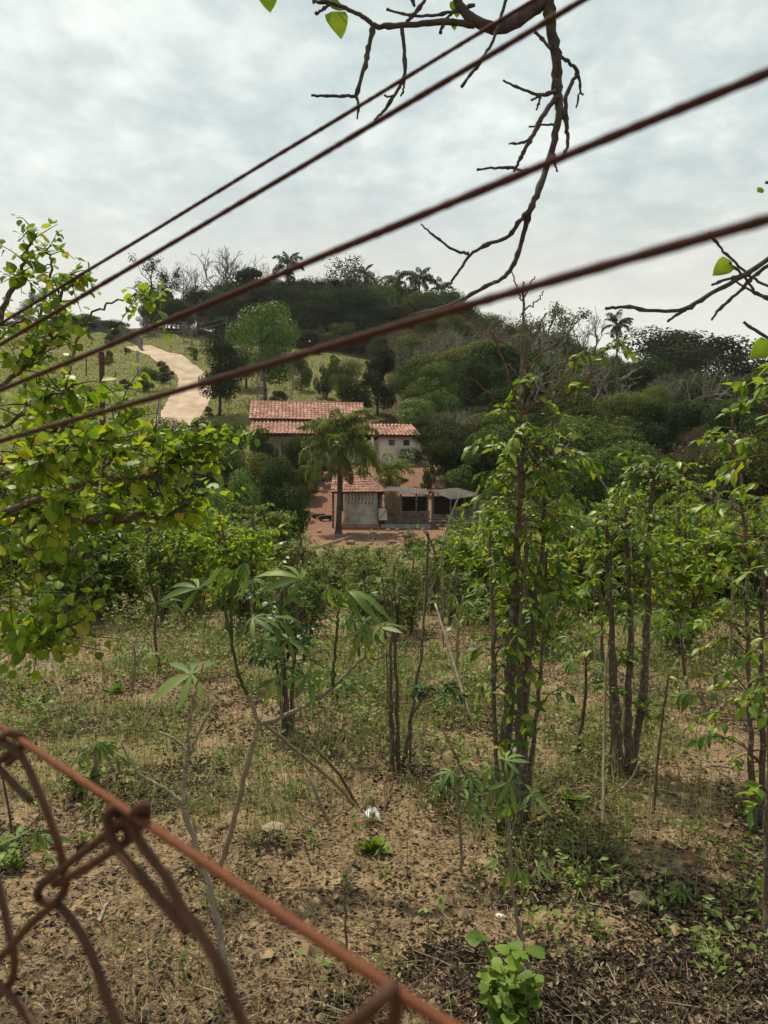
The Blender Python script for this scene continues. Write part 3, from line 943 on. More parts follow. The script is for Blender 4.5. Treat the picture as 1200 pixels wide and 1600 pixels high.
def proto(kind, k):
    key = (kind, k)
    if key in PROTO: return PROTO[key]
    sd = 100 + hash(kind) % 7 * 0 + sum(map(ord, kind)) * 13 + k
    if kind in ('forest', 'forest_dark', 'forest_olive', 'bright'):
        cm, C = crown(sd, 11000, .025, lobes=16 + k * 3, mat=kind, rx=.27 + .04 * (k % 3), z0=.30 + .05 * (k % 2))
        PROTO[key] = [('trunk', trunk_mesh(sd, C)), ('crown', cm)]
    elif kind == 'umbrella':            # tall slim tree with a small high crown
        cm, C = crown(sd, 3500, .032, lobes=9, mat='forest_dark', rx=.22, z0=.66, z1=.95, lr=(.05, .10), flat=.6, fit=.26)
        PROTO[key] = [('trunk', trunk_mesh(sd, C, .014, zt=.85)), ('crown', cm)]
    elif kind == 'open':                # thin see-through crown
        mb, tips = bare_mesh(sd, 4, 'bark_far', .018)
        rg = np.random.default_rng(sd); n = 2600
        p = tips[rg.integers(0, len(tips), n)] + rg.normal(0, .035, (n, 3))
        c = MB(); d = rdirs(n, rg); x = unit(np.cross(d, rdirs(n, rg)))
        stamp(c, np.array([[-.5, -.15, 0], [0, -.36, .08], [.5, 0, 0], [0, .34, .08]]), [[0, 1, 2, 3]], np.stack([x, np.cross(d, x), d], -1) * (rg.uniform(.015, .034, n))[:, None, None], p)
        PROTO[key] = [('trunk', mb.mesh('trunk', M['bark_far'])), ('crown', c.mesh('crown', M['forest']))]
    elif kind == 'brown':
        mb, tips = bare_mesh(sd, 4, 'bark_grey', .018)
        rg = np.random.default_rng(sd); n = 4200
        p = tips[rg.integers(0, len(tips), n)] + rg.normal(0, .045, (n, 3))
        c = MB(); d = rdirs(n, rg); x = unit(np.cross(d, rdirs(n, rg)))
        stamp(c, np.array([[-.5, -.15, 0], [0, -.36, .08], [.5, 0, 0], [0, .34, .08]]), [[0, 1, 2, 3]], np.stack([x, np.cross(d, x), d], -1) * (rg.uniform(.014, .032, n))[:, None, None], p)
        PROTO[key] = [('trunk', mb.mesh('trunk', M['bark_grey'])), ('crown', c.mesh('crown', M['brown']))]
    elif kind == 'bare':
        mb, tips = bare_mesh(sd, 6, 'bark_grey', .018, .55)
        PROTO[key] = [('trunk', mb.mesh('trunk', M['bark_grey']))]
    elif kind == 'bare_dark':
        mb, tips = bare_mesh(sd, 6, 'bark_far', .016, .42, .38)
        PROTO[key] = [('trunk', mb.mesh('trunk', M['bark_far']))]
    elif kind in ('bush', 'bush_dark', 'bush_olive', 'bush_bright', 'bamboo'):
        mat = {'bush': 'forest', 'bush_dark': 'forest_dark', 'bush_olive': 'forest_olive', 'bush_bright': 'bright', 'bamboo': 'bamboo'}[kind]
        cm, C = crown(sd, 11000, .033, lobes=14, mat=mat, rx=.48, z0=.14, z1=.84, lr=(.08, .23), flat=.9, fit=.60)
        PROTO[key] = [('trunk', trunk_mesh(sd, C, .02, zt=.5)), ('crown', cm)]
    return PROTO[key]


def tree(kind, k, loc, h, wid=1.0, name=None, label=None, cat='tree', group=None, rz=None):
    root = empty(name or 'tree', loc, rng.uniform(0, 6.28) if rz is None else rz)
    root.scale = (h * wid, h * wid, h)
    for nm, me in proto(kind, k):
        child(nm, me, root)
    return tag(root, label, cat, group)


def frond_mesh(seed, mat, droop=1.0, nl=46, ll=.34, arch=.9, plume=.6, lw=.011):
    """palm frond of length ~1, rachis starting along +X and arching down"""
    rg = np.random.default_rng(seed)
    s = np.linspace(0, 1, 12)
    el = arch - (arch + droop) * s ** 1.25          # elevation along the rachis
    ds = 1 / 11
    pts = np.cumsum(np.stack([np.cos(el) * ds, np.zeros(12), np.sin(el) * ds], -1), 0)
    mb = MB(); tube(mb, pts, [.012, .009, .003], 4, False)
    t = np.linspace(.14, .99, nl)
    for side in (-1, 1):
        c = np.stack([np.interp(t, s, pts[:, k]) for k in range(3)], -1)
        tg = unit(np.stack([np.interp(t, s, np.gradient(pts[:, k])) for k in range(3)], -1))
        ln = ll * np.sin(np.pi * (0.12 + .80 * t)) * rg.uniform(.8, 1.1, nl)
        out = np.stack([np.zeros(nl), np.full(nl, side * 1.0), np.zeros(nl)], -1)
        d0 = unit(out * .9 + tg * .55 + rg.normal(0, plume * .45, (nl, 3)))
        mid = c + d0 * (ln * .5)[:, None]
        tip = mid + unit(d0 * .45 + np.array([0, 0, -1.0])) * (ln * .55)[:, None]
        wv = unit(np.cross(d0, np.array([0, 0, 1.0]) + rg.normal(0, .3, (nl, 3)))) * lw
        V = np.stack([c - wv * .5, c + wv * .5, mid + wv, mid - wv, tip], 1)
        mb.add(V.reshape(-1, 3), (np.array([[0, 1, 2, 3]])[None] + (np.arange(nl) * 5)[:, None, None]).reshape(-1, 4))
        mb.f.append((np.array([[3, 2, 4]])[None] + (np.arange(nl) * 5)[:, None, None]).reshape(-1, 3) + mb.n - len(V) * 5)
    return mb.mesh('frond', M[mat])


FR = {}


def palm(name, loc, h, R_, nf, label, group=None, mat='palm', seed=0, nl=46, r=.16, lean=(0, 0), ll=.34, up=1.0, lw=.011, dead=0):
    key = (mat, nl, ll, lw)
    if key not in FR:
        FR[key] = [frond_mesh(50 + k, mat, d_, nl, ll, a_, .6, lw) for k, (a_, d_) in enumerate(((1.4, .0), (1.2, .6), (.75, 1.1), (.25, 1.35)))]
    rg = np.random.default_rng(900 + seed)
    root = empty(name, loc); tag(root, label, 'palm', group)
    mb = MB(); top = np.array([lean[0], lean[1], h])
    tube(mb, smooth_path([(0, 0, -.3), (0, 0, .15), top * .5 + [0, 0, 0], top], 4), [r * 2.1, r * 1.5, r * .95, r * .8, r * .85, r * 1.05], 9)
    mb.build('trunk', M['bark_far'], root)
    for k in range(nf):
        f = (k + .5) / nf
        cls = min(3, int(f * 4))
        s = R_ * rg.uniform(.85, 1.12)
        Mx = Matrix.Translation(Vector(top)) @ Matrix.Rotation(k * 2.4 + rg.normal(0, .2), 4, 'Z') @ Matrix.Rotation(rg.normal(0, .26), 4, 'Y') @ Matrix.Rotation(rg.normal(0, .25), 4, 'X') @ Matrix.Scale(s, 4)
        child('frond', FR[key][cls], root, Mx)
    for k in range(dead):
        Mx = Matrix.Translation(Vector(top) - Vector((0, 0, .1))) @ Matrix.Rotation(k * 2.1 + 1.0, 4, 'Z') @ Matrix.Rotation(rg.uniform(.85, 1.2), 4, 'Y') @ Matrix.Scale(R_ * rg.uniform(.55, .75), 4)
        if ('dead', nl) not in FR: FR[('dead', nl)] = frond_mesh(77, 'straw', .4, nl, .3, .0, .9, .012)
        child('frond', FR[('dead', nl)], root, Mx)['label'] = 'dry brown hanging frond'
    return root


# --- skyline, left to right: (kind, variant, px, top py, D, width factor, label)
sky_trees = [
    ('open', 0, 62, 452, 150, 1.0, 'small dark tree on the skyline above the left grass slope'),
    ('open', 1, 243, 410, 146, .95, 'open crowned dark tree first in the row on the hilltop by the road'),
    ('bare_dark', 0, 284, 416, 150, .75, 'leafless upright tree second in the hilltop row'),
    ('bare_dark', 1, 313, 404, 148, .8, 'leafless upright tree with many fine twigs in the hilltop row'),
    ('bare', 0, 352, 387, 158, 1.15, 'tallest pale leafless tree with spreading crown on the hilltop'),
    ('umbrella', 0, 388, 420, 147, 1.15, 'dark flat crowned tree just below the tall leafless skyline tree'),
    ('bare', 1, 405, 395, 156, .7, 'slender bare skyline tree between the dark tree and the palm'),
    ('forest_dark', 1, 492, 440, 147, .9, 'dark narrow tree right of the tall hilltop palm'),
    ('brown', 0, 538, 414, 145, 1.25, 'rust brown leaved tree standing highest on the middle of the ridge'),
    ('open', 2, 562, 428, 148, .9, 'open dark tree leaning right beside the rust brown ridge tree'),
    ('bare', 2, 585, 425, 153, .9, 'fine bare tree against the sky right of the brown ridge tree'),
    ('forest', 2, 598, 447, 142, 1.1, 'rounded green tree on the ridge between bare tree and palms'),
    ('bare', 3, 848, 480, 146, 1.2, 'greyish bare tree on the ridge right of the lichened coffee top'),
    ('open', 3, 897, 484, 146, 1.0, 'open leafed dark tree on the descending ridge line'),
    ('bare', 0, 922, 490, 150, 1.0, 'thin bare tree next to the small palm on the descending ridge'),
    ('forest_dark', 0, 1032, 514, 132, 1.5, 'broad dark rounded tree, left of the two great dark crowns'),
    ('forest_dark', 2, 1095, 520, 130, 1.5, 'broad dark rounded tree, right of the two great dark crowns'),
    ('open', 0, 1155, 553, 160, 1.0, 'small open tree at the right end of the ridge'),
    ('bare', 1, 1180, 550, 165, 1.2, 'greyish bare tree at the far right end of the ridge'),
]
for kd, k, px, ty, D, w, lab in sky_trees:
    p = on(px, D)
    h = CAMZ + (800 - ty) / 1200 * D - p[2]
    tree(kd, k, p, max(h, 5), w, 'hill_tree', lab, group='single trees on the skyline')
for px, ty, D, Rr, nf, lab in ((450, 408, 146, 3.6, 15, 'tall feathery palm on the hilltop behind the red wire'), (570, 424, 150, 2.8, 12, 'small palm with drooping fronds beside the brown ridge tree'),
                               (620, 434, 146, 3.2, 13, 'left palm of the pair on the ridge'), (655, 432, 146, 3.4, 13, 'right palm of the pair on the ridge'), (690, 446, 148, 2.8, 11, 'last palm on the ridge before it slopes down'), (964, 500, 144, 3.2, 12, 'lone palm on the descending right ridge')):
    p = on(px, D); palm('ridge_palm', p, CAMZ + (800 - ty) / 1200 * D - p[2] - Rr * .35, Rr, nf, lab, 'palms on the ridge', seed=int(px), nl=34, r=.2, mat='palm_far', lw=.03)

# --- dense belt behind the clearing, hilltop (dark) and slope wood to the right
cnt = 0
placed = []


def free(p, d):
    for q in placed:
        if (q[0] - p[0]) ** 2 + (q[1] - p[1]) ** 2 < d * d: return False
    placed.append(p); return True


for px in np.arange(235, 720, 11.5):
    for D in (140, 148, 156):
        q = on(px + rng.normal(0, 4), D + rng.normal(0, 2))
        top = np.interp(px, [235, 300, 420, 500, 560, 620, 720], [470, 452, 447, 445, 447, 452, 462]) + rng.normal(0, 7) + (8 if D == 140 else 0)
        h = CAMZ + (800 - top) / 1200 * q[1] - q[2]
        if px < 330 and rng.random() < .55: continue
        kd = rng.choice(['forest_dark', 'forest', 'umbrella', 'open', 'bare_dark'], p=[.42, .2, .16, .12, .10])
        tree(kd, int(rng.integers(0, 3)), q, max(4, min(h, 14)), rng.uniform(.75, 1.1), 'hill_tree', {'forest_dark': 'dark dense tree', 'forest': 'green dense tree', 'umbrella': 'slim high crowned tree', 'open': 'thin crowned tree', 'bare_dark': 'leafless tree'}[kd] + ' in the hilltop belt' + (' beside the road' if px < 340 else ' left of the tall palm' if px < 450 else ' left of the brown ridge tree' if px < 540 else ' between brown tree and palm pair' if px < 630 else ' by the last ridge palm') + {140: ', front row', 148: ', middle row', 156: ', rear row'}[D], group='trees of the hilltop belt')
tries = 0
while cnt < 225 and tries < 6000:
    tries += 1
    D = 66 + 84 * rng.random() ** .8
    px = rng.uniform(560, 1290)
    q = on(px, D)
    lim = np.interp(D, [64, 90, 120, 150], [690, 640, 590, 560])
    if px < lim: continue
    if not free(q, 3.4 + (D > 110) * 1.0): continue
    nz = fbm(q[0] / 22, q[1] / 22, 3, 77)
    right_dark = px > 940 and D > 105
    if right_dark: kd = rng.choice(['forest_dark', 'forest'], p=[.85, .15])
    elif nz > .53: kd = rng.choice(['bare', 'brown', 'forest_olive', 'forest'], p=[.48, .17, .15, .20])
    elif nz < .44: kd = rng.choice(['forest_dark', 'forest', 'bush'], p=[.30, .58, .12])
    else: kd = rng.choice(['forest', 'forest_olive', 'bush', 'bare', 'open'], p=[.36, .18, .05, .24, .17])
    if px > 790 and D < 122 and not right_dark and rng.random() < .28: kd = 'bare'
    h = rng.uniform(5.5, 9.5) if kd not in ('bush', 'bush_olive') else rng.uniform(3, 5)
    if D > 135: h = rng.uniform(8, 11.5)
    if right_dark: h *= .9
    txt = {'forest_dark': 'dark green tree', 'forest': 'green tree', 'forest_olive': 'olive green tree', 'bush': 'rounded green bush', 'bush_olive': 'olive scrub bush', 'bare': 'grey leafless tree', 'brown': 'brownish half bare tree', 'open': 'thin crowned tree'}[kd]
    tree(kd, int(rng.integers(0, 4 if kd in ('forest', 'bare') else 3)), q, h, rng.uniform(.9, 1.3), 'hill_bush' if 'bush' in kd else 'hill_tree', txt + (' high on the wooded ridge' if D > 128 else ' halfway up the wooded slope' if D > 98 else ' low on the wooded slope') + (' above the sheds' if px < 780 else ' behind the tall coffee tree' if px < 930 else ' above the three stemmed coffee tree' if px < 1080 else ' near the right edge'), 'bush' if 'bush' in kd else 'tree', 'wood on the right hillside')
    cnt += 1

# scrub filling the hollow between the field and the hillside
k = 0
while k < 75:
    D = rng.uniform(40, 67); px = rng.uniform(655, 1300)
    if D < 49 and px < 775: continue
    if D < 66 and px < 690: continue
    q = on(px, D)
    if not free(q, 2.3): continue
    kd = rng.choice(['bush', 'bush_olive', 'bush_dark', 'bare', 'brown', 'bamboo'], p=[.42, .12, .20, .18, .06, .02])
    txt = {'bush': 'green bush', 'bush_olive': 'olive bush', 'bush_dark': 'dark bush', 'bare': 'grey leafless shrub', 'brown': 'brownish dry shrub', 'bamboo': 'yellow brown thicket'}[kd]
    tree(kd, int(rng.integers(0, 3)), q, rng.uniform(2.6, 5.2), rng.uniform(.9, 1.25), 'scrub_bush', txt + ' in the hollow' + (' right of the pen' if px < 860 else ' behind the bamboo' if px < 1000 else ' near the right edge') + (', nearer' if D < 53 else ', at the wood edge'), 'bush', 'scrub in the hollow')
    k += 1
for px in np.arange(232, 720, 9.5):
    q = on(px + rng.normal(0, 4), rng.uniform(131, 146))
    kd = rng.choice(['bush_dark', 'bush', 'bare']) if px > 350 else rng.choice(['bare', 'brown', 'bush'], p=[.55, .2, .25])
    tree(kd, int(rng.integers(0, 3)), q, rng.uniform(3, 5.5), rng.uniform(1, 1.5), 'scrub_bush', ('low dark undergrowth bush along the foot of the hilltop belt' if px > 350 else 'greyish thicket on the bank above the dirt road'), 'bush', 'undergrowth on the hilltop')

# --- single trees and bushes with a place of their own
def spot(kind, k, px, base, top, wid_px, name, label, cat='tree', D=None, group=None):
    p = G(px, base, 8) if D is None else on(px, D)
    h = CAMZ + (800 - top) / 1200 * p[1] - p[2]
    w = wid_px / 1200 * p[1]
    pr = {'bush': 1.25, 'bush_dark': 1.25, 'bush_olive': 1.25, 'bush_bright': 1.25, 'bamboo': 1.25}.get(kind, .85)
    return tree(kind, k, p, h, w / (h * pr), name, label, cat, group)


spot('bright', 0, 415, 612, 474, 105, 'slope_tree', 'bright green tree with pale trunk standing on the grass clearing', D=88)
spot('bright', 1, 385, 600, 540, 60, 'slope_tree', 'low bright green tree behind the dark roadside tree', D=96)
spot('forest_dark', 0, 343, 640, 528, 88, 'slope_tree', 'dark rounded tree at the bend of the dirt road', D=80)
spot('bush', 0, 470, 590, 550, 40, 'slope_bush', 'small round bush in the middle of the grass clearing', 'bush', D=96)
spot('bush_dark', 1, 505, 600, 572, 30, 'slope_bush', 'dark low bush at the upper edge of the clearing', 'bush', D=92)
spot('bare', 2, 455, 612, 560, 30, 'slope_tree', 'thin leafless sapling on the clearing above the roof', D=84)
spot('bare', 1, 402, 625, 560, 50, 'slope_tree', 'bare grey tree in front of the bright green tree', D=82)
spot('bush', 2, 535, 600, 560, 70, 'slope_bush', 'scrubby bush where the clearing meets the wood', 'bush', D=90)
spot('bush_dark', 2, 590, 620, 540, 110, 'slope_bush', 'large dark bush above the end of the main roof', 'bush', D=84)
spot('bright', 2, 648, 720, 622, 96, 'slope_tree', 'yellow green round tree right behind the pale annex', D=66)
spot('bush_olive', 1, 690, 740, 640, 80, 'slope_bush', 'olive bush right of the yellow green tree', 'bush', D=64)
spot('bush_dark', 0, 720, 790, 700, 110, 'slope_bush', 'dark bush in the hollow behind the pen roof', 'bush', D=57)
spot('bush_dark', 2, 780, 790, 690, 110, 'slope_bush', 'dark bush behind the lichened coffee tree', 'bush', D=58)
spot('bamboo', 0, 895, 800, 655, 110, 'bamboo_clump', 'yellowish bamboo thicket right of the tall coffee tree', 'bamboo', D=62)
spot('bamboo', 1, 850, 830, 725, 90, 'bamboo_clump', 'orange brown dry thicket behind the tall coffee tree', 'bamboo', D=50)
spot('bamboo', 2, 930, 830, 745, 70, 'bamboo_clump', 'small dry brown thicket right of the bamboo', 'bamboo', D=52)
spot('bare', 0, 1010, 800, 680, 130, 'slope_tree', 'low grey leafless thicket tree on the slope above the coffee rows', D=60)
spot('bare', 3, 1110, 800, 690, 130, 'slope_tree', 'spreading grey leafless tree near the right edge of the valley', D=62)
spot('brown', 1, 965, 720, 572, 130, 'slope_tree', 'wide brownish grey half bare tree in the middle of the right slope', D=92)
spot('brown', 2, 1050, 760, 655, 110, 'slope_tree', 'brownish half bare tree lower on the right slope', D=74)
for i_, (px, base, top, wd, D, kd, lab) in enumerate([
        (262, 712, 652, 110, 60, 'bush', 'dense bush at the lower end of the dirt road'), (318, 705, 655, 90, 62, 'bush_dark', 'dark bush beside the road end near the small yellow palm'),
        (358, 715, 660, 80, 57, 'bush', 'green bush left of the verandah roof'), (411, 712, 667, 48, 55.5, 'bush_dark', 'round dark bush in front of the verandah'),
        (452, 735, 680, 80, 52, 'bush', 'leafy bush between verandah and palm'), (382, 760, 696, 100, 50, 'bush_olive', 'grey green bush on the bank below the verandah'),
        (330, 765, 700, 110, 48, 'bush', 'broad bush on the bank left of the house'), (270, 775, 705, 110, 46, 'bush_dark', 'dark bush left on the bank behind the heart leaved shrub'),
        (440, 775, 715, 90, 48, 'bush_dark', 'dark bush under the palm fronds'), (210, 790, 715, 110, 44, 'bush', 'bush behind the heart leaved shrub'), (140, 800, 700, 130, 44, 'bush_dark', 'large dark bush deep behind the heart leaved shrub'), (60, 800, 700, 130, 46, 'bush', 'large bush far left behind the heart leaved shrub'),
        (470, 770, 728, 70, 51, 'bush_olive', 'low scrub on the red bank left of the palm trunk'), (560, 765, 735, 60, 53.5, 'bush', 'low green scrub on the red bank under the annex'), (505, 765, 725, 60, 54, 'bush_dark', 'dark scrub on the red bank behind the palm'), (668, 772, 735, 34, 52, 'bush_olive', 'small scrub on the red bank right of the annex'), (615, 758, 732, 60, 54, 'bush', 'scrub below the annex wall'),
        (232, 612, 575, 40, 92, 'bush', 'bush against the foot of the grey wall'), (690, 610, 560, 70, 90, 'bush', 'bush at the lower edge of the hillside wood'), (190, 545, 500, 60, 135, 'bush', 'bush on the left hilltop in front of the wall'), (140, 548, 490, 70, 142, 'bush_dark', 'dark bush on the far left hilltop'), (95, 548, 488, 60, 146, 'bush', 'rounded bush on the far left skyline'), (30, 550, 492, 90, 148, 'bush_dark', 'dark bush at the left end of the skyline')]):
    spot(kd, i_ % 3, px, base, top, wd, 'slope_bush', lab, 'bush', D)
for px, base, top, wd, kd, lab, D in ((432, 872, 722, 130, 'bush_dark', 'tall dark glossy leaved tree left of the palm yard', 29), (372, 865, 735, 110, 'bush_bright', 'leafy green tree beside the tall dark one', 26), (330, 880, 770, 90, 'bush_bright', 'lower leafy green tree behind the cassava', 22)):
    spot(kd, 1, px, base, top, wd, 'orchard_tree', lab, 'tree', D)

# main palm, droopy plant beside it, young palm
p = on(529, 41.0)
ht = CAMZ + (800 - 700) / 1200 * 41 - p[2]
palm('feather_palm', p, ht, 2.6, 24, 'large feather palm in front of the houses with drooping plumes', seed=1, nl=84, r=.17, lean=(.12, 0), ll=.36, dead=4)
p = on(608, 49.5)
palm('feather_palm', p, CAMZ + (800 - 742) / 1200 * 49.5 - p[2], 1.8, 12, 'shorter palm with long hanging fronds below the annex', seed=2, nl=50, r=.14, ll=.4)
p = on(322, 66)
palm('young_palm', p, 1.1, 1.9, 9, 'young yellowish palm below the road bend', mat='palm_yellow', seed=3, nl=34, r=.12, ll=.3)

# ------------------------------------------------------------------ poles, wall and power lines on the hill
def post(px, base, top, D, r, mat, name, label, cat='post', group=None, lean=0.0):
    p = on(px, D); zt = CAMZ + (800 - top) / 1200 * D
    mb = MB(); tube(mb, [p - hz_ * .4, (p + [lean, 0, zt]) * .5 + [p[0] * 0, 0, 0] if False else np.array([p[0] + lean * .5, p[1], (p[2] + zt) / 2]), np.array([p[0] + lean, p[1], zt])], [r * 1.05, r, r * .92], 8)
    o = mb.build(name, M[mat]); tag(o, label, cat, group); return np.array([p[0] + lean, p[1], zt])


post(165, 676, 551, 26, .10, 'post_red', 'fence_post', 'tall dark red post standing behind the heart leaved shrub', lean=-.14)
q1 = post(216, 608, 548, 92, .16, 'concrete', 'fence_post', 'pale concrete post on the grass slope beside the road', lean=-.1)
post(249, 660, 616, 76, .15, 'concrete', 'fence_post', 'pale concrete post at the lower end of the road')
post(180, 655, 580, 80, .07, 'post', 'fence_post', 'thin grey post in the middle of the left grass slope')
post(135, 600, 560, 100, .09, 'post', 'fence_post', 'short grey post high on the left grass slope')
q2 = post(354, 540, 494, 128, .16, 'post', 'utility_pole', 'grey utility pole beside the hilltop trees', 'pole')
q3 = np.array([q2[0] - 55, q2[1] + 18, q2[2] + 3])
for k, dz in enumerate((0, -.8)):
    mb = MB(); t = np.linspace(0, 1, 14)[:, None]
    pts = (q2 + [0, 0, -.2 + dz]) * (1 - t) + (on(255, 100) + [0, 0, 7.2 + dz]) * t - hz_ * (1.6 * t * (1 - t))
    tube(mb, pts, .016, 4); tag(mb.build('power_line', M['cable']), ['upper power line running from the hilltop pole across the road', 'lower power line running from the hilltop pole across the road'][k], 'cable', 'power lines')
e0 = hp(7.2, -1.3, 4.6); e1 = on(790, 50) + hz_ * 1.9
mb = MB(); t = np.linspace(0, 1, 10)[:, None]; tube(mb, e0 * (1 - t) + e1 * t - hz_ * (.9 * t * (1 - t)), .02, 4)
tag(mb.build('power_line', M['cable']), 'thin cable sagging from the annex corner to the right', 'cable')
mb = MB(); wp = [on(a_, D_) for a_, D_ in ((90, 150), (150, 141), (190, 134), (214, 126), (222, 119))]
for a_, b_ in zip(wp[:-1], wp[1:]):
    d = b_ - a_; d[2] = 0; ln = np.linalg.norm(d); ux = d / ln
    c = (a_ + b_) / 2
    V = []
    for q, s in ((a_, -1), (b_, 1)):
        for tt in (-.1, .1):
            for zz_ in (-1.0, 2.1):
                V.append(q + np.cross(hz_, ux) * tt + hz_ * zz_)
    mb.add(V, [[0, 1, 3, 2], [4, 6, 7, 5], [0, 4, 5, 1], [2, 3, 7, 6], [1, 5, 7, 3], [0, 2, 6, 4]])
tag(mb.build('boundary_wall', M['wall_dark']), 'stained grey block wall along the road on the left hilltop', 'wall', kind='thing')
# wire strands between the slope posts are too thin to see at this distance

# small scrub dotted along the road verges and the left slope
for k in range(34):
    if k < 16:
        q_ = rp[int(rng.integers(5, len(rp) - 5))]; sd_ = rng.choice([-1, 1]); x_, y_ = q_[0] + sd_ * rng.uniform(2.6, 4.5), q_[1] + rng.normal(0, 1.5)
        lab = 'small scrub bush on the verge of the dirt road'
    else:
        px = rng.uniform(20, 250) if k < 26 else rng.uniform(430, 580); y_ = rng.uniform(74, 128); x_ = (px - 600) / 1200 * y_
        lab = 'small scrub bush dotted on the left grass slope' if k < 26 else 'small scrub bush dotted on the grass clearing'
    if True:
        if k < 26 and min((rp[:, 0] - x_) ** 2 + (rp[:, 1] - y_) ** 2) < 9: continue
    kd = rng.choice(['bush', 'bush_olive', 'bare', 'bush_dark'])
    tree(kd, int(rng.integers(0, 3)), (x_, y_, float(gz(x_, y_))), rng.uniform(.6, 1.7), rng.uniform(.9, 1.4), 'slope_bush', lab, 'bush', 'scrub dotted on the hill')

# tufty grass over the hill (nobody could count it)
n = 26000
D = rng.uniform(62, 138, n); px = rng.uniform(-60, 640, n)
X = (px - 600) / 1200 * D; Z = gz(X, D)
keep = np.ones(n, bool)
for q in rp[::2]:
    keep &= (X - q[0]) ** 2 + (D - q[1]) ** 2 > 2.15 ** 2
keep &= rng.random(n) < .8
X, D, Z = X[keep], D[keep], Z[keep]; n = len(X)
mb = MB(); tv = np.array([[-.5, 0, 0], [.5, 0, 0], [.15, .1, 1], [-.5, 0, 0], [-.1, .5, 0], [-.35, -.2, .8], [.1, -.5, 0], [.5, .1, 0], [.6, .1, .7]])
sc = rng.uniform(.07, .24, n); a = rng.uniform(0, 6.28, n)
Mr = np.zeros((n, 3, 3)); Mr[:, 0, 0] = np.cos(a); Mr[:, 0, 1] = -np.sin(a); Mr[:, 1, 0] = np.sin(a); Mr[:, 1, 1] = np.cos(a); Mr[:, 2, 2] = 1
stamp(mb, tv, [[0, 1, 2], [3, 4, 5], [6, 7, 8]], Mr * sc[:, None, None], np.stack([X, D, Z - .02], -1))
tag(mb.build('hill_grass', M['hill_grass']), 'rough olive grass tufts over the hill clearing', 'grass', kind='stuff')

# ------------------------------------------------------------------ leaf shapes
def blade(n, wid, curl, fold, taper=1.0, wpos=.45, tip=.0):
    """simple leaf: length 1 along +X, midrib + two sides; returns verts, quads"""
    s = np.linspace(0, 1, n)
    w = wid * .5 * np.sin(np.pi * s ** (math.log(.5) / math.log(wpos))) ** taper
    w[0] = .012; w[-1] = .004
    z = -curl * s ** 2
    x = s * (1 - .25 * abs(curl) * s)
    V = np.concatenate([np.stack([x, w, z + fold * w], -1), np.stack([x, 0 * w, z], -1), np.stack([x, -w, z + fold * w], -1)])
    i = np.arange(n - 1)
    F = np.concatenate([np.stack([i + n, i + n + 1, i + 1, i], -1), np.stack([i + 2 * n, i + 2 * n + 1, i + n + 1, i + n], -1)])
    return V, F


COFFEE = [blade(6, .40, c, f, .85) for c, f in ((.22, .35), (.45, .2), (.1, .5), (.32, .1))]
HEART = [blade(6, .82, c, f, .75, .33) for c, f in ((.15, .25), (.35, .1), (.05, .45), (.25, -.1))]


def wavy(b, seed, a=.03):
    rg = np.random.default_rng(seed); V, F = b; V = V.copy(); V[:, 2] += rg.normal(0, a, len(V)) * (np.abs(V[:, 1]) > .02); return V, F


COFFEE = [wavy(b, k) for k, b in enumerate(COFFEE)]
HEART = [wavy(b, 9 + k, .02) for k, b in enumerate(HEART)]


def palmate(nl, spread, droop, seed, lw=.26):
    rg = np.random.default_rng(seed); mb = MB()
    for k in range(nl):
        a = (k / (nl - 1) - .5) * spread
        V, F = blade(5, lw * .8, droop + rg.normal(0, .08), .25, 1.0, .55)
        ln = (1 - .35 * abs(k / (nl - 1) - .5) * 2) * rg.uniform(.92, 1.05)
        V = V * ln
        e = rg.normal(-.05, .1)
        c, s = math.cos(e), math.sin(e); V = V @ np.array([[c, 0, s], [0, 1, 0], [-s, 0, c]])
        c, s = math.cos(a), math.sin(a); V = V @ np.array([[c, s, 0], [-s, c, 0], [0, 0, 1]])
        mb.add(V, F)
    return mb


def meshes(templates, mat, name='leaf'):
    return [MB().add(*b).mesh(name, M[mat], smooth=True) for b in templates]


LM = {'coffee': meshes(COFFEE, 'coffee'), 'coffee_dark': meshes(COFFEE, 'coffee_dark'), 'shrub': meshes(HEART, 'shrub'), 'weed': meshes(HEART, 'weed')}
LT = {'coffee': COFFEE, 'coffee_dark': COFFEE, 'shrub': HEART, 'weed': HEART}
PAL = [palmate(n_, sp_n, d_, 3 + k) for k, (n_, sp_n, d_) in enumerate(((6, 3.9, .35), (5, 3.2, .55), (7, 4.3, .25), (5, 2.2, 1.0)))]
LM['cassava'] = [p_.mesh('leaf', M['cassava'], smooth=True) for p_ in PAL]


def put_leaves(root, kind, pos, d, up, s, limit=300, roll=None, rest='foliage', seed=0):
    """near leaves: each its own object (up to limit, nearest the camera first), the rest joined"""
    loc = np.array(root.location)
    n = len(pos)
    if n == 0: return
    rg = np.random.default_rng(seed + n)
    Mx = frames(d, up, s, roll)
    order = np.argsort(np.linalg.norm(pos - [0, 0, CAMZ], axis=1) / s)
    var = rg.integers(0, 4, n)
    for q in order[:limit]:
        m4 = np.eye(4); m4[:3, :3] = Mx[q]; m4[:3, 3] = pos[q] - loc
        child('leaf', LM[kind][var[q]], root, Matrix(m4.tolist()))
    if n > limit:
        mb = MB()
        for v in range(4):
            sel = order[limit:][var[order[limit:]] == v]
            if len(sel): stamp(mb, LT[kind][v][0], LT[kind][v][1], Mx[sel], pos[sel] - loc)
        o = child(rest, mb.mesh(rest, M[kind], smooth=True), root); o['kind'] = 'stuff'


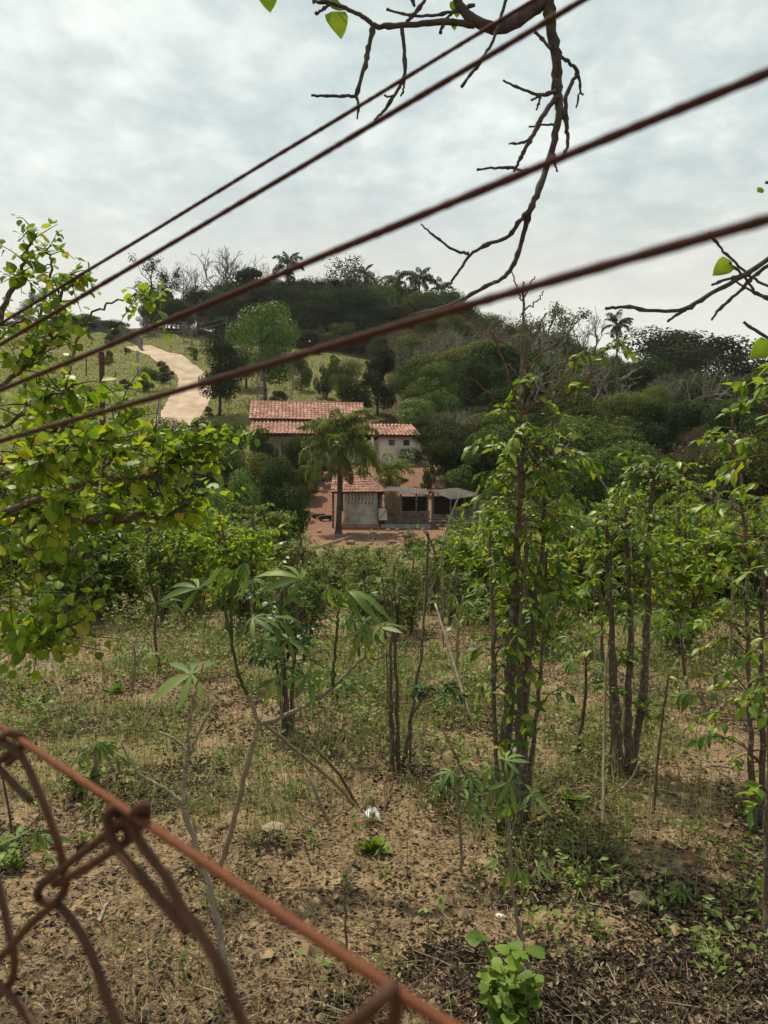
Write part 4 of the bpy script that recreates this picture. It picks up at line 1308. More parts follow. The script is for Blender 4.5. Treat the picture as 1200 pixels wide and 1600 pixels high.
# ------------------------------------------------------------------ chain-link fence with strands above it, right in front of the camera
fence = empty('chain_link_fence', (1.0, -.5, float(gz(1.0, -.5))))
fl = np.array(fence.location)
tag(fence, 'rusty chain link fence with four bare strands strung above it close to the lens', 'fence')


def wire_path(a, b, za, zb, t0, t1, n=30, sag=.0, wob=.0008, seed=0):
    rg = np.random.default_rng(seed)
    A, B = P(a[0], a[1], za), P(b[0], b[1], zb)
    t = np.linspace(t0, t1, n)[:, None]
    pts = A + (B - A) * t
    pts[:, 2] -= sag * np.sin(np.pi * (t[:, 0] - t0) / (t1 - t0))
    k = np.cumsum(rg.normal(0, wob, (n, 3)), 0); k -= np.linspace(0, 1, n)[:, None] * k[-1]
    return pts + k * .5


ends = []
for k, (a_, b_, za, zb, r_) in enumerate((((0, 506), (600, 143), .88, .63, .0017), ((0, 541), (600, 186), .69, .475, .0018), ((0, 613), (600, 367), .56, .335, .0018), ((0, 691), (600, 518), .56, .30, .0018))):
    ext = 1.6 / np.linalg.norm(P(*b_, zb) - P(*a_, za))
    pts = wire_path(a_, b_, za, zb, -ext * .55, 1 + ext, 60, seed=k, wob=.0003)
    pts = smooth_path(pts, 14); rv = np.random.default_rng(k).uniform(.9, 1.1, len(pts)) * (1 + .1 * (vnoise(np.arange(len(pts)) * .13, np.zeros(len(pts)), k) - .5))
    mb = MB(); tube(mb, pts, r_ * rv, 8); mb.build('strand', M['rust'], fence, fl, True)
    ends.append((pts[0], pts[-1]))
TA, TB, TZA, TZB = (0, 1134), (600, 1531), .43, .205
ext = 1.6 / np.linalg.norm(P(*TB, TZB) - P(*TA, TZA))
tw = wire_path(TA, TB, TZA, TZB, -ext * .55, 1 + ext, 60, seed=9, wob=.0002)
tws = smooth_path(tw, 14)
mb = MB(); tube(mb, tws, .0018 * np.random.default_rng(3).uniform(.92, 1.09, len(tws)), 8); mb.build('tension_wire', M['rust_orange'], fence, fl, True)
ends.append((tw[0], tw[-1]))
fd = unit((P(*TA, TZA) - P(*TB, TZB)) * [1, 1, 0])       # fence direction, away from the camera


def fplane(px, py, off=0.0):
    """photo pixel -> point on the mesh plane; off pushes it towards (-) or away from the camera"""
    iz = 1 / TZA + (1 / TZB - 1 / TZA) * px / 600
    return P(px, py, 1 / iz + off)


def cpx(pts, dz=0.0):          # crop coordinates noted while measuring (2.4x, origin 0,1100)
    return [(x_ / 2.4, 1100 + y_ / 2.4, o_ + dz) for x_, y_, o_ in pts]


mesh_paths = [
    # wire that hooks over the tension wire, runs down left, turns at the lower knuckle and goes down right
    cpx([(487, 520, .012), (478, 470, .010), (500, 415, -.001), (530, 385, -.006), (548, 398, .002), (540, 450, .008), (505, 455, .005), (455, 440, -.002), (400, 488, -.004), (280, 582, -.005), (200, 642, -.006), (145, 695, -.006), (150, 735, 0), (215, 752, .006), (280, 825, .004), (340, 935, 0), (390, 1070, 0), (440, 1200, 0), (490, 1330, 0)]),
    cpx([(480, 515, .010), (430, 545, .006), (330, 612, .004), (245, 655, .004), (205, 678, .004)]),
    cpx([(440, 470, .006), (450, 415, .004), (425, 392, -.004), (405, 415, -.009), (405, 455, -.009), (432, 535, -.006), (500, 615, -.004), (600, 732, -.002), (705, 855, 0)]),
    cpx([(490, 455, .004), (540, 540, .002), (620, 645, 0), (670, 745, -.002), (740, 845, -.003), (812, 962, -.003), (862, 1082, -.002), (912, 1202, 0), (960, 1340, 0)]),
    cpx([(30, 225, .006), (70, 180, .008), (82, 135, .002), (55, 105, -.006), (15, 118, -.006), (5, 140, -.002), (40, 160, -.003), (85, 205, -.002), (142, 322, -.002), (202, 472, -.001), (236, 600, .004), (246, 680, .009), (212, 742, .002), (120, 822, -.004), (30, 922, -.004), (-60, 1015, -.004)]),
    cpx([(-60, 195, .004), (0, 245, .003), (60, 310, .002), (115, 362, .002)]),
    cpx([(-70, 255, .004), (0, 212, .003), (50, 170, .003)]),
    cpx([(-40, 560, 0), (0, 690, 0), (28, 830, 0), (52, 940, .002), (45, 1032, .004), (0, 1092, .002), (-70, 1160, 0)]),
    cpx([(-50, 1030, .004), (-10, 1050, -.003), (30, 1082, -.004), (80, 1142, -.002), (122, 1205, 0), (200, 1330, 0)]),
    [(520, 1640, -.02), (545, 1605, -.022), (575, 1582, -.024), (600, 1556, -.018), (612, 1545, -.004), (622, 1560, .004), (612, 1600, .006), (600, 1650, .004)],
]
for pth in mesh_paths:
    pts = smooth_path([fplane(x_, y_, o_) for x_, y_, o_ in pth], 12)
    mb = MB(); tube(mb, pts, .0021 * np.random.default_rng(len(pts)).uniform(.93, 1.08, len(pts)), 8); mb.build('mesh_wire', M['rust_mesh'], fence, fl, True)
# the rest of the mesh, out of the photograph: one zigzag wire after another
p0 = fplane(300, 1640); dn = np.array([0, 0, -1.0])
pw, ph = .135, .115
for k in range(-8, 9):
    if -2 < k < 0: pass
    st_ = p0 + fd * (k * pw)
    st_[2] = P(*TB, TZB)[2] - .16
    n_ = 11
    pts = []
    for i_ in range(n_):
        pts.append(st_ + fd * (pw * .5 * (1 if i_ % 2 else -1)) + dn * (i_ * ph * .5 * 1.05 * 2 * .5) + np.cross(fd, dn) * (.003 * (1 if i_ % 2 else -1)))
    # keep only what falls below the picture
    pts = np.array(pts)
    pyv = 800 + (CAMZ - pts[:, 2]) / np.maximum(pts[:, 1], .02) * 1200
    pxv = 600 + pts[:, 0] / np.maximum(pts[:, 1], .02) * 1200
    vis = (pts[:, 1] > .02) & (pyv < 1680) & (pxv > -60) & (pxv < 1260)
    pts = pts[~vis] if vis.any() else pts
    if len(pts) > 2:
        mb = MB(); tube(mb, pts, .0018, 5); mb.build('mesh_wire', M['rust_mesh'], fence, fl)
for e in (0, 1):
    c = np.mean([q[e] for q in ends], 0); foot = ends[-1][e]
    zb_ = float(gz(foot[0], foot[1]))
    mb = MB(); tube(mb, [[foot[0], foot[1], zb_ - .3], [foot[0], foot[1], foot[2] + .03], (ends[2][e] + ends[3][e]) / 2, (ends[0][e] + ends[1][e]) / 2 + [0, 0, .05]], [.03, .03, .028, .028], 8)
    mb.build('fence_post', M['concrete'], fence, fl)

# ------------------------------------------------------------------ tree overhanging from the right
ov = empty('overhanging_tree', (3.1, 2.2, float(gz(3.1, 2.2)) - .05)); vl = np.array(ov.location)
tag(ov, 'nearly bare tree whose knotty branches hang into the top of the view', 'tree')
mb = MB(); tube(mb, smooth_path([vl - [0, 0, .3], vl + [.02, .05, 1.2], vl + [-.1, .1, 2.4], vl + [-.3, .25, 3.3]], 5, .01), [.13, .11, .09, .07], 10); mb.build('trunk', M['twig'], ov, vl, True)
D0 = 2.6


def br(path, r0, r1, name='branch', parent=ov, pl_=vl, jit=.0012, k=5, sides=6, knots=True, mat='twig'):
    rg = np.random.default_rng(int(path[0][0] * 7 + path[0][1]))
    pts = smooth_path([P(x_, y_, d_) if len(q) == 3 else None for q in path for x_, y_, d_ in [q]], k, jit, rg)
    rad = np.linspace(r0, r1, len(pts))
    if knots:
        rad = rad * np.where(rg.random(len(pts)) < .22, rg.uniform(1.2, 1.55, len(pts)), rg.uniform(.92, 1.06, len(pts)))
    mb = MB(); tube(mb, pts, rad, sides)
    return mb.build(name, M[mat], parent, pl_, True)


f_ = D0 / 1200
tp = vl + [-.3, .25, 3.3]
limb = smooth_path([tp - [0, 0, .4], tp + [-.4, .1, .25], P(1120, -120, D0), P(930, -70, D0), P(858, -15, D0), P(832, 14, D0), P(780, 44, D0), P(735, 28, D0), P(712, -6, D0), P(705, -60, D0)], 6, .0012)
mb = MB(); tube(mb, limb, np.interp(np.linspace(0, 1, len(limb)), [0, .35, .55, .66, .8, 1], [.06, .034, .026, .022, .017, .011]), 8); mb.build('limb', M['twig'], ov, vl, True)
px_w = lambda w: w * f_ / 2
br([(858, -5, D0), (862, 50, D0), (870, 95, D0), (870, 140, D0 + .02), (874, 172, D0), (870, 200, D0), (858, 250, D0), (840, 300, D0 - .05), (828, 328, D0 - .05), (818, 365, D0), (806, 405, D0), (788, 432, D0), (758, 448, D0), (700, 478, D0), (640, 492, D0 - .02)], px_w(17), px_w(4))
br([(830, 325, D0 - .05), (812, 345, D0 - .04), (795, 368, D0), (762, 382, D0), (735, 398, D0), (720, 420, D0), (705, 440, D0)], px_w(7), px_w(4))
br([(733, 396, D0), (712, 392, D0), (690, 378, D0), (668, 360, D0), (658, 350, D0 + .01)], px_w(5), px_w(2.4))
br([(870, 150, D0), (850, 178, D0 - .03), (836, 205, D0 - .04), (822, 230, D0 - .04), (812, 250, D0 - .04), (803, 268, D0 - .04)], px_w(9), px_w(4))
br([(828, 218, D0 - .04), (812, 224, D0 - .05), (795, 225, D0 - .05)], px_w(4), px_w(2.6))
br([(803, 262, D0 - .04), (780, 262, D0 - .04), (745, 265, D0 - .04)], px_w(5), px_w(3))
br([(803, 262, D0 - .04), (815, 266, D0 - .03), (830, 264, D0)], px_w(4), px_w(3))
br([(884, 182, D0), (886, 205, D0), (886, 230, D0), (878, 246, D0)], px_w(8), px_w(4))
br([(874, 165, D0), (884, 182, D0), (884, 150, D0 + .03), (896, 125, D0 + .04), (902, 112, D0 + .04), (890, 98, D0), (875, 88, D0)], px_w(8), px_w(5))
br([(902, 115, D0 + .04), (907, 138, D0 + .04), (900, 168, D0 + .05)], px_w(4), px_w(3))
br([(905, 145, D0 + .04), (912, 148, D0 + .04)], px_w(3), px_w(3))
br([(868, 142, D0), (845, 148, D0), (812, 138, D0), (786, 125, D0)], px_w(6), px_w(3))
br([(850, 147, D0), (838, 153, D0), (830, 156, D0)], px_w(4), px_w(3))
br([(845, 148, D0), (842, 160, D0), (838, 172, D0)], px_w(4), px_w(3))
br([(870, 195, D0), (850, 195, D0), (826, 198, D0)], px_w(4), px_w(2.6))
br([(866, 240, D0), (866, 255, D0), (871, 268, D0)], px_w(4), px_w(2.6))
br([(835, 50, D0), (848, 62, D0), (862, 78, D0 - .02)], px_w(5), px_w(4))
br([(742, 40, D0), (700, 34, D0), (650, 38, D0), (600, 42, D0), (584, 40, D0), (570, 28, D0), (545, 15, D0), (515, 4, D0), (488, 3, D0)], px_w(10), px_w(5))
br([(583, 42, D0), (576, 75, D0), (568, 110, D0), (556, 150, D0)], px_w(8), px_w(6))
br([(556, 150, D0), (535, 150, D0), (510, 150, D0), (486, 149, D0)], px_w(5), px_w(4))
br([(556, 150, D0), (560, 165, D0), (558, 186, D0)], px_w(5), px_w(3))
br([(628, 44, D0), (632, 80, D0), (632, 115, D0), (622, 140, D0), (602, 170, D0), (585, 188, D0)], px_w(7), px_w(4))
br([(614, 150, D0), (605, 151, D0), (600, 149, D0)], px_w(3.4), px_w(3))
br([(632, 120, D0), (630, 140, D0), (626, 150, D0)], px_w(4), px_w(3))
br([(795, -20, D0 - .1), (788, 10, D0 - .1), (778, 45, D0 - .1), (764, 75, D0 - .1), (745, 105, D0 - .1), (721, 136, D0 - .1)], px_w(6), px_w(4))
br([(742, 8, D0), (700, 20, D0), (660, 25, D0), (630, 22, D0), (604, 14, D0)], px_w(5), px_w(3.5))
br([(672, -15, D0), (655, 12, D0), (635, 34, D0)], px_w(6), px_w(5))
br([(716, 10, D0), (702, 25, D0), (692, 40, D0), (688, 52, D0)], px_w(5), px_w(4))
br([(640, -10, D0), (648, 10, D0)], px_w(5), px_w(4))
br([(515, 5, D0), (505, 15, D0), (492, 22, D0)], px_w(5), px_w(4))
# second low limb entering at the right edge
D1 = 2.4
br([(1420, 260, D1 + .3), (1300, 330, D1 + .1), (1200, 405, D1), (1160, 432, D1), (1112, 458, D1), (1070, 483, D1), (1020, 485, D1), (975, 480, D1), (946, 482, D1)], px_w(9), px_w(4.5))
br([(1260, 380, D1), (1200, 415, D1), (1175, 435, D1), (1150, 460, D1), (1125, 482, D1), (1112, 500, D1)], px_w(7), px_w(3.4))
br([(1165, 430, D1), (1140, 435, D1), (1112, 445, D1)], px_w(5), px_w(4))
br([(1072, 484, D1), (1055, 494, D1), (1043, 503, D1)], px_w(5), px_w(3.4))
br([(1108, 362, D1), (1120, 380, D1), (1140, 402, D1), (1165, 425, D1), (1185, 440, D1), (1215, 455, D1)], px_w(3.4), px_w(4))
br([(1140, 410, D1), (1162, 432, D1), (1180, 455, D1), (1200, 465, D1)], px_w(3.4), px_w(4))
br([(1150, 440, D1), (1175, 455, D1), (1200, 468, D1), (1240, 470, D1)], px_w(3), px_w(4))
br([(1162, 503, D1), (1180, 516, D1), (1215, 538, D1)], px_w(4), px_w(5))
br([(1196, 285, D1), (1230, 292, D1)], px_w(3), px_w(4))
lf = [(P(519, 18, D0), (.35, 0, -1), .098), (P(510, 4, D0), (.9, .2, .1), .075), (P(414, -25, D0), (.25, 0, -1), .09), (P(712, -2, D0), (.1, 0, -.6), .06), (P(706, 28, D0), (.3, .2, -.8), .04), (P(1143, 408, D1), (-.75, .1, -.55), .07), (P(1205, 535, D1), (-.8, .1, -.6), .08), (P(1183, 300, D1), (.6, .1, .3), .03)]
put_leaves(ov, 'shrub', np.array([q[0] for q in lf]), np.array([q[1] for q in lf], float), np.tile([.2, -1.0, .35], (len(lf), 1)), np.array([q[2] for q in lf]), seed=4)

# ------------------------------------------------------------------ heart-leaved shrub on the left
sh = empty('heart_leaved_shrub', on(-190, 3.6)); shl = np.array(sh.location)
tag(sh, 'bright green heart leaved shrub spreading in from the left side', 'shrub')
shr = [  # (path px/py/D, r0 px, r1 px)
    ([(-190, 1350, 3.6), (-170, 1050, 3.5), (-120, 880, 3.4), (-40, 825, 3.3), (60, 810, 3.2), (170, 809, 3.1), (230, 806, 3.05), (277, 802, 3.0), (290, 780, 3.0)], 30, 6),
    ([(-170, 1050, 3.5), (-120, 800, 3.6), (-60, 620, 3.6), (0, 495, 3.6), (28, 440, 3.6), (40, 400, 3.6), (48, 355, 3.6)], 18, 3),
    ([(-60, 650, 3.6), (20, 590, 3.5), (70, 540, 3.5), (85, 500, 3.5), (100, 450, 3.5), (112, 425, 3.5)], 9, 3),
    ([(20, 590, 3.5), (60, 500, 3.7), (80, 420, 3.7), (72, 390, 3.7)], 7, 3),
    ([(-100, 780, 3.4), (0, 725, 3.3), (60, 690, 3.2), (100, 660, 3.2), (115, 620, 3.2), (118, 590, 3.2)], 12, 3),
    ([(-40, 825, 3.3), (60, 780, 3.0), (150, 750, 2.9), (225, 745, 2.9), (290, 705, 2.9), (330, 695, 2.9)], 12, 4),
    ([(95, 640, 3.2), (125, 520, 3.4), (165, 478, 3.4), (210, 462, 3.4), (245, 470, 3.4)], 5, 2),
    ([(150, 760, 2.9), (178, 700, 2.9), (183, 650, 2.9)], 7, 3),
    ([(-60, 850, 3.3), (30, 850, 3.1), (80, 890, 3.0), (130, 870, 3.0)], 10, 4),
    ([(-120, 900, 3.4), (-30, 930, 3.1), (40, 960, 3.0), (60, 1000, 3.0)], 10, 4),
    ([(-120, 900, 3.4), (-20, 980, 2.9), (60, 1000, 2.8), (90, 970, 2.8), (108, 925, 2.8)], 10, 4),
    ([(40, 600, 3.4), (45, 700, 3.3), (50, 790, 3.2)], 6, 4),
    ([(60, 690, 3.2), (110, 720, 3.2), (190, 680, 3.15), (250, 690, 3.1)], 7, 3),
    ([(-80, 700, 3.3), (20, 660, 3.0), (80, 620, 2.9), (120, 600, 2.9)], 8, 3),
    ([(-80, 760, 3.1), (20, 740, 2.7), (90, 700, 2.6), (150, 690, 2.6)], 8, 3),
    ([(-40, 560, 3.8), (10, 520, 3.8), (60, 480, 3.8), (110, 470, 3.8)], 6, 3),
    ([(-60, 860, 3.0), (40, 830, 2.6), (100, 790, 2.5)], 8, 3),
]
rg = np.random.default_rng(5)
twp, pos, dirs, siz = MB(), [], [], []
for path, w0, w1 in shr:
    pts = smooth_path([P(*q) for q in path], 7, .006, rg)
    rad = np.linspace(w0, w1, len(pts)) * 3.2 / 1200 / 2
    mb = MB(); tube(mb, pts, rad, 6); mb.build('branch', M['bark'], sh, shl, True)
    # leafy twigs
    nt_ = int(len(pts) * 1.7)
    for _ in range(nt_):
        k = rg.integers(len(pts) // 4, len(pts)); b0 = pts[k]
        if k == len(pts) - 1: dd = unit(pts[-1] - pts[-2] + rg.normal(0, .02, 3))
        else: dd = unit(np.array([rg.normal(.1, .8), rg.normal(-.1, .7), rg.uniform(-.5, .9)]))
        ln = rg.uniform(.07, .26)
        ty_ = 800 - (b0[2] - CAMZ) / b0[1] * 1200; tx_ = 600 + b0[0] / b0[1] * 1200
        if rg.random() > np.interp(ty_, [380, 500, 620], [.55, .7, 1]) * (.5 if tx_ > 125 and ty_ < 670 else 1) * (1 if fbm(tx_ / 60, ty_ / 60, 2, 5) > .42 else .4): continue
        if ty_ < 560: ln *= .65
        tw_ = smooth_path([b0, b0 + dd * ln * .5 + rg.normal(0, .01, 3), b0 + dd * ln + [0, 0, -.02]], 4)
        tube(twp, tw_, [.0035, .0022, .0013], 4, False)
        nlv = int(ln * 38) + 2
        for q in range(nlv):
            t = (q + .6) / nlv; c = tw_[min(len(tw_) - 1, int(t * len(tw_)))]
            side = unit(np.cross(dd, rg.normal(size=3)))
            ldir = unit(dd * .35 + side * .9 + np.array([0, 0, -.25]) + rg.normal(0, .2, 3))
            pos.append(c + ldir * .012); dirs.append(ldir); siz.append(rg.uniform(.024, .058) * (1.15 if t < .6 else .75))
o = twp.build('twigs', M['green_stem'], sh, shl); o['kind'] = 'stuff'
pos, dirs, siz = np.array(pos), np.array(dirs), np.array(siz)
# sparse at the top, dense lower: drop some leaves high up
pyv = 800 - (pos[:, 2] - CAMZ) / pos[:, 1] * 1200
pxv = 600 + pos[:, 0] / pos[:, 1] * 1200
keep = rg.random(len(pos)) < .92
pos, dirs, siz = pos[keep], dirs[keep], siz[keep]
put_leaves(sh, 'shrub', pos, dirs, unit(np.array([0, -.45, 1.0]) + rg.normal(0, .45, (len(pos), 3))), siz, 300, rg.normal(0, .3, len(pos)), seed=6)
print('shrub leaves', len(pos))

# ------------------------------------------------------------------ coffee trees
def coffee(label, base, stems, zones, seed, kind='coffee', limit=300, lsize=(.052, .10), bare=(), mat='bark', group='coffee trees in the near rows'):
    """base: (px, D). stems: [(path [(px, py, dD)], w0, w1 in px)]. zones: [(stem, py0, py1, branches, len0, len1, leaves per branch)]"""
    rg = np.random.default_rng(seed)
    b = on(base[0], base[1]); root = empty('coffee_tree', b); rl = np.array(root.location)
    tag(root, label, 'tree', group)
    sp3 = []
    for path, w0, w1 in stems:
        pts = smooth_path([P(x_, y_, base[1] + d_) for x_, y_, d_ in path], 7, .005, rg)
        pts[0, 2] = min(pts[0, 2], float(gz(pts[0, 0], pts[0, 1])) - .06) if path[0][1] > 1100 or True and abs(path[0][1] - (800 + (CAMZ - b[2]) / base[1] * 1200)) < 60 else pts[0, 2]
        w = np.linspace(w0, w1, len(pts)) * base[1] / 1200 / 2 * .64 * rg.uniform(.82, 1.22, len(pts))
        mb = MB(); tube(mb, pts, w, 7); mb.build('stem', M[mat], root, rl, True); sp3.append(pts)
    tw_, pos, dirs, siz = MB(), [], [], []
    for si, py0, py1, nb_, l0, l1, nl in zones:
        pts = sp3[si]; pyv = 800 - (pts[:, 2] - CAMZ) / pts[:, 1] * 1200
        cand = np.where((pyv >= min(py0, py1)) & (pyv <= max(py0, py1)))[0]
        if len(cand) == 0: continue
        for _ in range(int(nb_ * 1.2)):
            k = rg.choice(cand); b0 = pts[k]
            a = rg.uniform(0, 2 * math.pi); el = rg.uniform(-.15, .75)
            dd = np.array([math.cos(a) * math.cos(el), math.sin(a) * math.cos(el), math.sin(el)])
            ln = rg.uniform(l0, l1)
            e = b0 + dd * ln + np.array([0, 0, -.22 * ln])
            bp = smooth_path([b0, b0 + dd * ln * .55 + [0, 0, .02], e], 4, .003, rg)
            tube(tw_, bp, [.006, .0035, .002], 5, False)
            for q in range(nl):
                t = 1 - .62 * (q // 2) / max(1, nl // 2)
                c = bp[int(round(t * (len(bp) - 1)))] + rg.normal(0, .006, 3)
                sgn = 1 if q % 2 else -1
                s_ = unit(np.cross(dd, [0, 0, 1.0])) * sgn
                ld = unit(dd * rg.uniform(.3, .9) + s_ * rg.uniform(.5, 1.0) + np.array([0, 0, rg.uniform(-1.1, .05)]))
                pos.append(c); dirs.append(ld); siz.append(rg.uniform(*lsize))
    for path, w0, w1 in bare:
        pts = smooth_path([P(x_, y_, base[1] + d_) for x_, y_, d_ in path], 6, .006, rg)
        tube(tw_, pts, np.linspace(w0, w1, len(pts)) * base[1] / 1200 / 2, 5, False)
    if tw_.v:
        o = tw_.build('twigs', M['brown_stem'], root, rl); o['kind'] = 'stuff'
    if pos:
        pos, dirs, siz = np.array(pos), np.array(dirs), np.array(siz)
        put_leaves(root, kind, pos, dirs, unit(np.array([0, -.2, 1.0]) + rg.normal(0, .35, (len(pos), 3))), siz, limit, rg.normal(0, .35, len(pos)), seed=seed)
    return root, sp3


# tall central tree
ct, csp = coffee('tall many stemmed coffee tree with lichened bare top, centre right of the field', (802, 4.85), [
    ([(795, 1290, 0), (792, 1180, 0), (797, 1050, .02), (805, 900, .03), (812, 760, .02), (815, 640, .02), (816, 560, .02), (818, 440, .02)], 34, 5),
    ([(815, 1285, .05), (818, 1150, .1), (828, 1000, .12), (846, 880, .14), (852, 790, .14), (862, 700, .14), (866, 610, .14)], 24, 5),
    ([(780, 1280, -.05), (772, 1120, -.06), (772, 1000, -.06), (768, 900, -.05), (766, 830, -.05)], 13, 5),
    ([(808, 1290, -.1), (812, 1130, -.08), (815, 980, -.1), (822, 850, -.1), (818, 790, -.1)], 20, 6),
    ([(822, 1280, .1), (836, 1130, .15), (850, 960, .2), (855, 860, .2)], 15, 6),
    ([(818, 640, .02), (838, 600, .02), (870, 570, .04), (905, 560, .06), (950, 545, .08), (965, 542, .08)], 6, 2.5),
], [
    (0, 600, 680, 7, .2, .42, 8), (0, 680, 790, 26, .22, .46, 10), (1, 690, 800, 20, .2, .44, 10), (1, 620, 690, 4, .15, .3, 6),
    (0, 790, 930, 18, .15, .36, 8), (1, 800, 960, 14, .15, .36, 8), (2, 830, 1000, 11, .12, .28, 7), (2, 1000, 1180, 8, .1, .25, 6), (3, 900, 1150, 14, .12, .34, 7), (4, 900, 1150, 14, .12, .34, 7), (0, 930, 1180, 10, .1, .28, 6), (5, 540, 570, 7, .08, .2, 7)], 11,
    bare=[([(812, 640, 0), (790, 575, 0), (772, 525, -.02), (765, 518, -.02)], 5, 3), ([(816, 600, 0), (845, 555, 0), (870, 535, .02)], 5, 3), ([(812, 660, 0), (780, 630, 0), (745, 600, 0), (730, 590, 0)], 4, 2), ([(816, 470, .02), (806, 445, .02), (800, 425, .02)], 3, 2), ([(817, 470, .02), (828, 448, .02), (836, 432, .02)], 3, 2), ([(816, 490, .02), (838, 470, .03), (850, 455, .03)], 3, 2), ([(816, 560, .02), (848, 500, 0), (852, 490, 0)], 3, 2), ([(816, 560, .02), (795, 540, 0), (775, 530, 0)], 3, 2), ([(870, 640, .1), (892, 590, .1), (900, 560, .1)], 3, 2), ([(860, 640, .1), (912, 600, .1), (930, 570, .1)], 4, 2), ([(815, 650, 0), (848, 620, .02), (880, 590, .05)], 6, 3), ([(842, 760, 0), (760, 690, -.05), (735, 655, -.08)], 3, 2)])
coffee('leafy coffee tree with three dark stems right of the tall one', (975, 5.85), [
    ([(968, 1212, 0), (962, 1100, 0), (955, 980, 0), (950, 880, 0), (948, 800, 0)], 24, 6),
    ([(980, 1210, .05), (982, 1090, .05), (985, 960, .05), (980, 850, .05), (976, 790, .05)], 22, 6),
    ([(985, 1205, .1), (1005, 1080, .1), (1012, 950, .15), (1012, 850, .15), (1020, 760, .15), (1018, 730, .15)], 24, 6),
    ([(955, 1215, -.1), (953, 1050, -.12), (955, 900, -.12), (957, 830, -.12)], 8, 4),
], [(0, 790, 900, 16, .15, .4, 8), (1, 780, 920, 18, .15, .4, 8), (2, 725, 860, 22, .15, .42, 9), (2, 860, 980, 9, .15, .38, 8), (0, 900, 1080, 10, .12, .34, 7), (1, 920, 1130, 9, .1, .3, 7), (3, 830, 1100, 8, .1, .28, 6), (2, 980, 1120, 5, .1, .3, 6)], 12)
coffee('coffee tree with upright dark trunk near the right edge', (1172, 4.75), [
    ([(1176, 1295, 0), (1172, 1150, 0), (1168, 1000, 0), (1166, 880, 0), (1160, 790, 0), (1150, 700, 0), (1145, 650, 0)], 15, 5),
    ([(1192, 1300, .1), (1190, 1120, .1), (1192, 950, .1), (1196, 850, .1)], 16, 8),
], [(0, 640, 720, 6, .1, .25, 7), (0, 770, 880, 14, .15, .4, 8), (0, 880, 1050, 12, .15, .4, 8), (0, 1050, 1200, 9, .15, .4, 8), (1, 850, 1050, 8, .15, .35, 8), (1, 1050, 1200, 7, .15, .35, 8)], 13)
coffee('coffee tree cut by the right edge, the nearest one', (1208, 3.45), [
    ([(1206, 1495, 0), (1202, 1350, 0), (1204, 1200, 0), (1212, 1000, 0), (1220, 800, 0), (1225, 600, 0)], 30, 10),
    ([(1236, 1490, .1), (1245, 1300, .1), (1250, 1100, .1), (1246, 900, .1)], 26, 10),
], [(0, 600, 720, 16, .12, .32, 8), (0, 720, 900, 8, .12, .28, 8), (0, 950, 1170, 12, .12, .3, 8), (1, 900, 1100, 8, .15, .3, 8), (0, 1230, 1300, 3, .06, .12, 6)], 14)
coffee('thin coffee tree with bare grey stems, in the middle of the field', (618, 5.75), [
    ([(616, 1222, 0), (612, 1130, 0), (610, 1020, 0), (614, 930, 0), (616, 880, 0)], 11, 4),
    ([(622, 1225, .03), (621, 1130, .03), (617, 1020, .03), (618, 960, .03)], 13, 5),
    ([(626, 1220, .06), (640, 1130, .06), (655, 1040, .08), (664, 950, .1), (668, 870, .1), (670, 830, .1)], 11, 4),
    ([(614, 1220, -.03), (608, 1120, -.03), (604, 1010, -.03)], 8, 3),
    ([(640, 1120, .06), (660, 1095, 0), (690, 1080, -.05), (715, 1072, -.05)], 5, 3),
], [(4, 1060, 1110, 9, .05, .16, 9), (2, 830, 900, 2, .1, .2, 5), (0, 880, 960, 3, .08, .18, 4), (2, 960, 1100, 1, .1, .2, 4)], 15, 'coffee_dark')
coffee('dark leaved coffee bush with reddish brown trunk left of the middle', (447, 6.9), [
    ([(450, 1152, 0), (446, 1080, 0), (440, 1020, 0), (436, 960, 0), (440, 920, 0)], 17, 5),
    ([(456, 1150, .05), (458, 1070, .05), (462, 1000, .05), (464, 900, .05), (466, 850, .05)], 13, 4),
    ([(444, 1150, -.05), (438, 1080, -.05), (428, 1010, -.05)], 12, 5),
], [(0, 920, 1060, 26, .15, .42, 9), (1, 950, 1040, 14, .12, .4, 9), (2, 1010, 1070, 8, .12, .3, 8), (1, 850, 940, 4, .1, .25, 6)], 16, 'coffee_dark')
coffee('coffee tree on the left with a bundle of grey stems beneath the shrub', (120, 13.8), [
    ([(116, 968, 0), (114, 930, 0), (110, 880, 0), (105, 820, 0)], 8, 3), ([(122, 970, .05), (124, 920, .05), (126, 860, .05), (128, 810, .05)], 7, 3), ([(126, 966, .1), (130, 910, .1), (142, 850, .1)], 6, 3)],
    [(0, 790, 900, 26, .4, 1.1, 10), (1, 790, 900, 26, .4, 1.1, 10), (2, 830, 900, 14, .3, 1.0, 9)], 17, 'coffee_dark')
coffee('slim coffee tree with dark leaning trunk behind the three stemmed one', (1050, 11), [
    ([(1042, 1015, 0), (1048, 930, 0), (1056, 860, 0), (1060, 790, 0), (1060, 740, 0)], 13, 4), ([(1050, 1015, .1), (1062, 900, .1), (1070, 820, .1)], 7, 3)],
    [(0, 725, 830, 30, .2, .62, 10), (1, 820, 880, 8, .15, .45, 8)], 18)

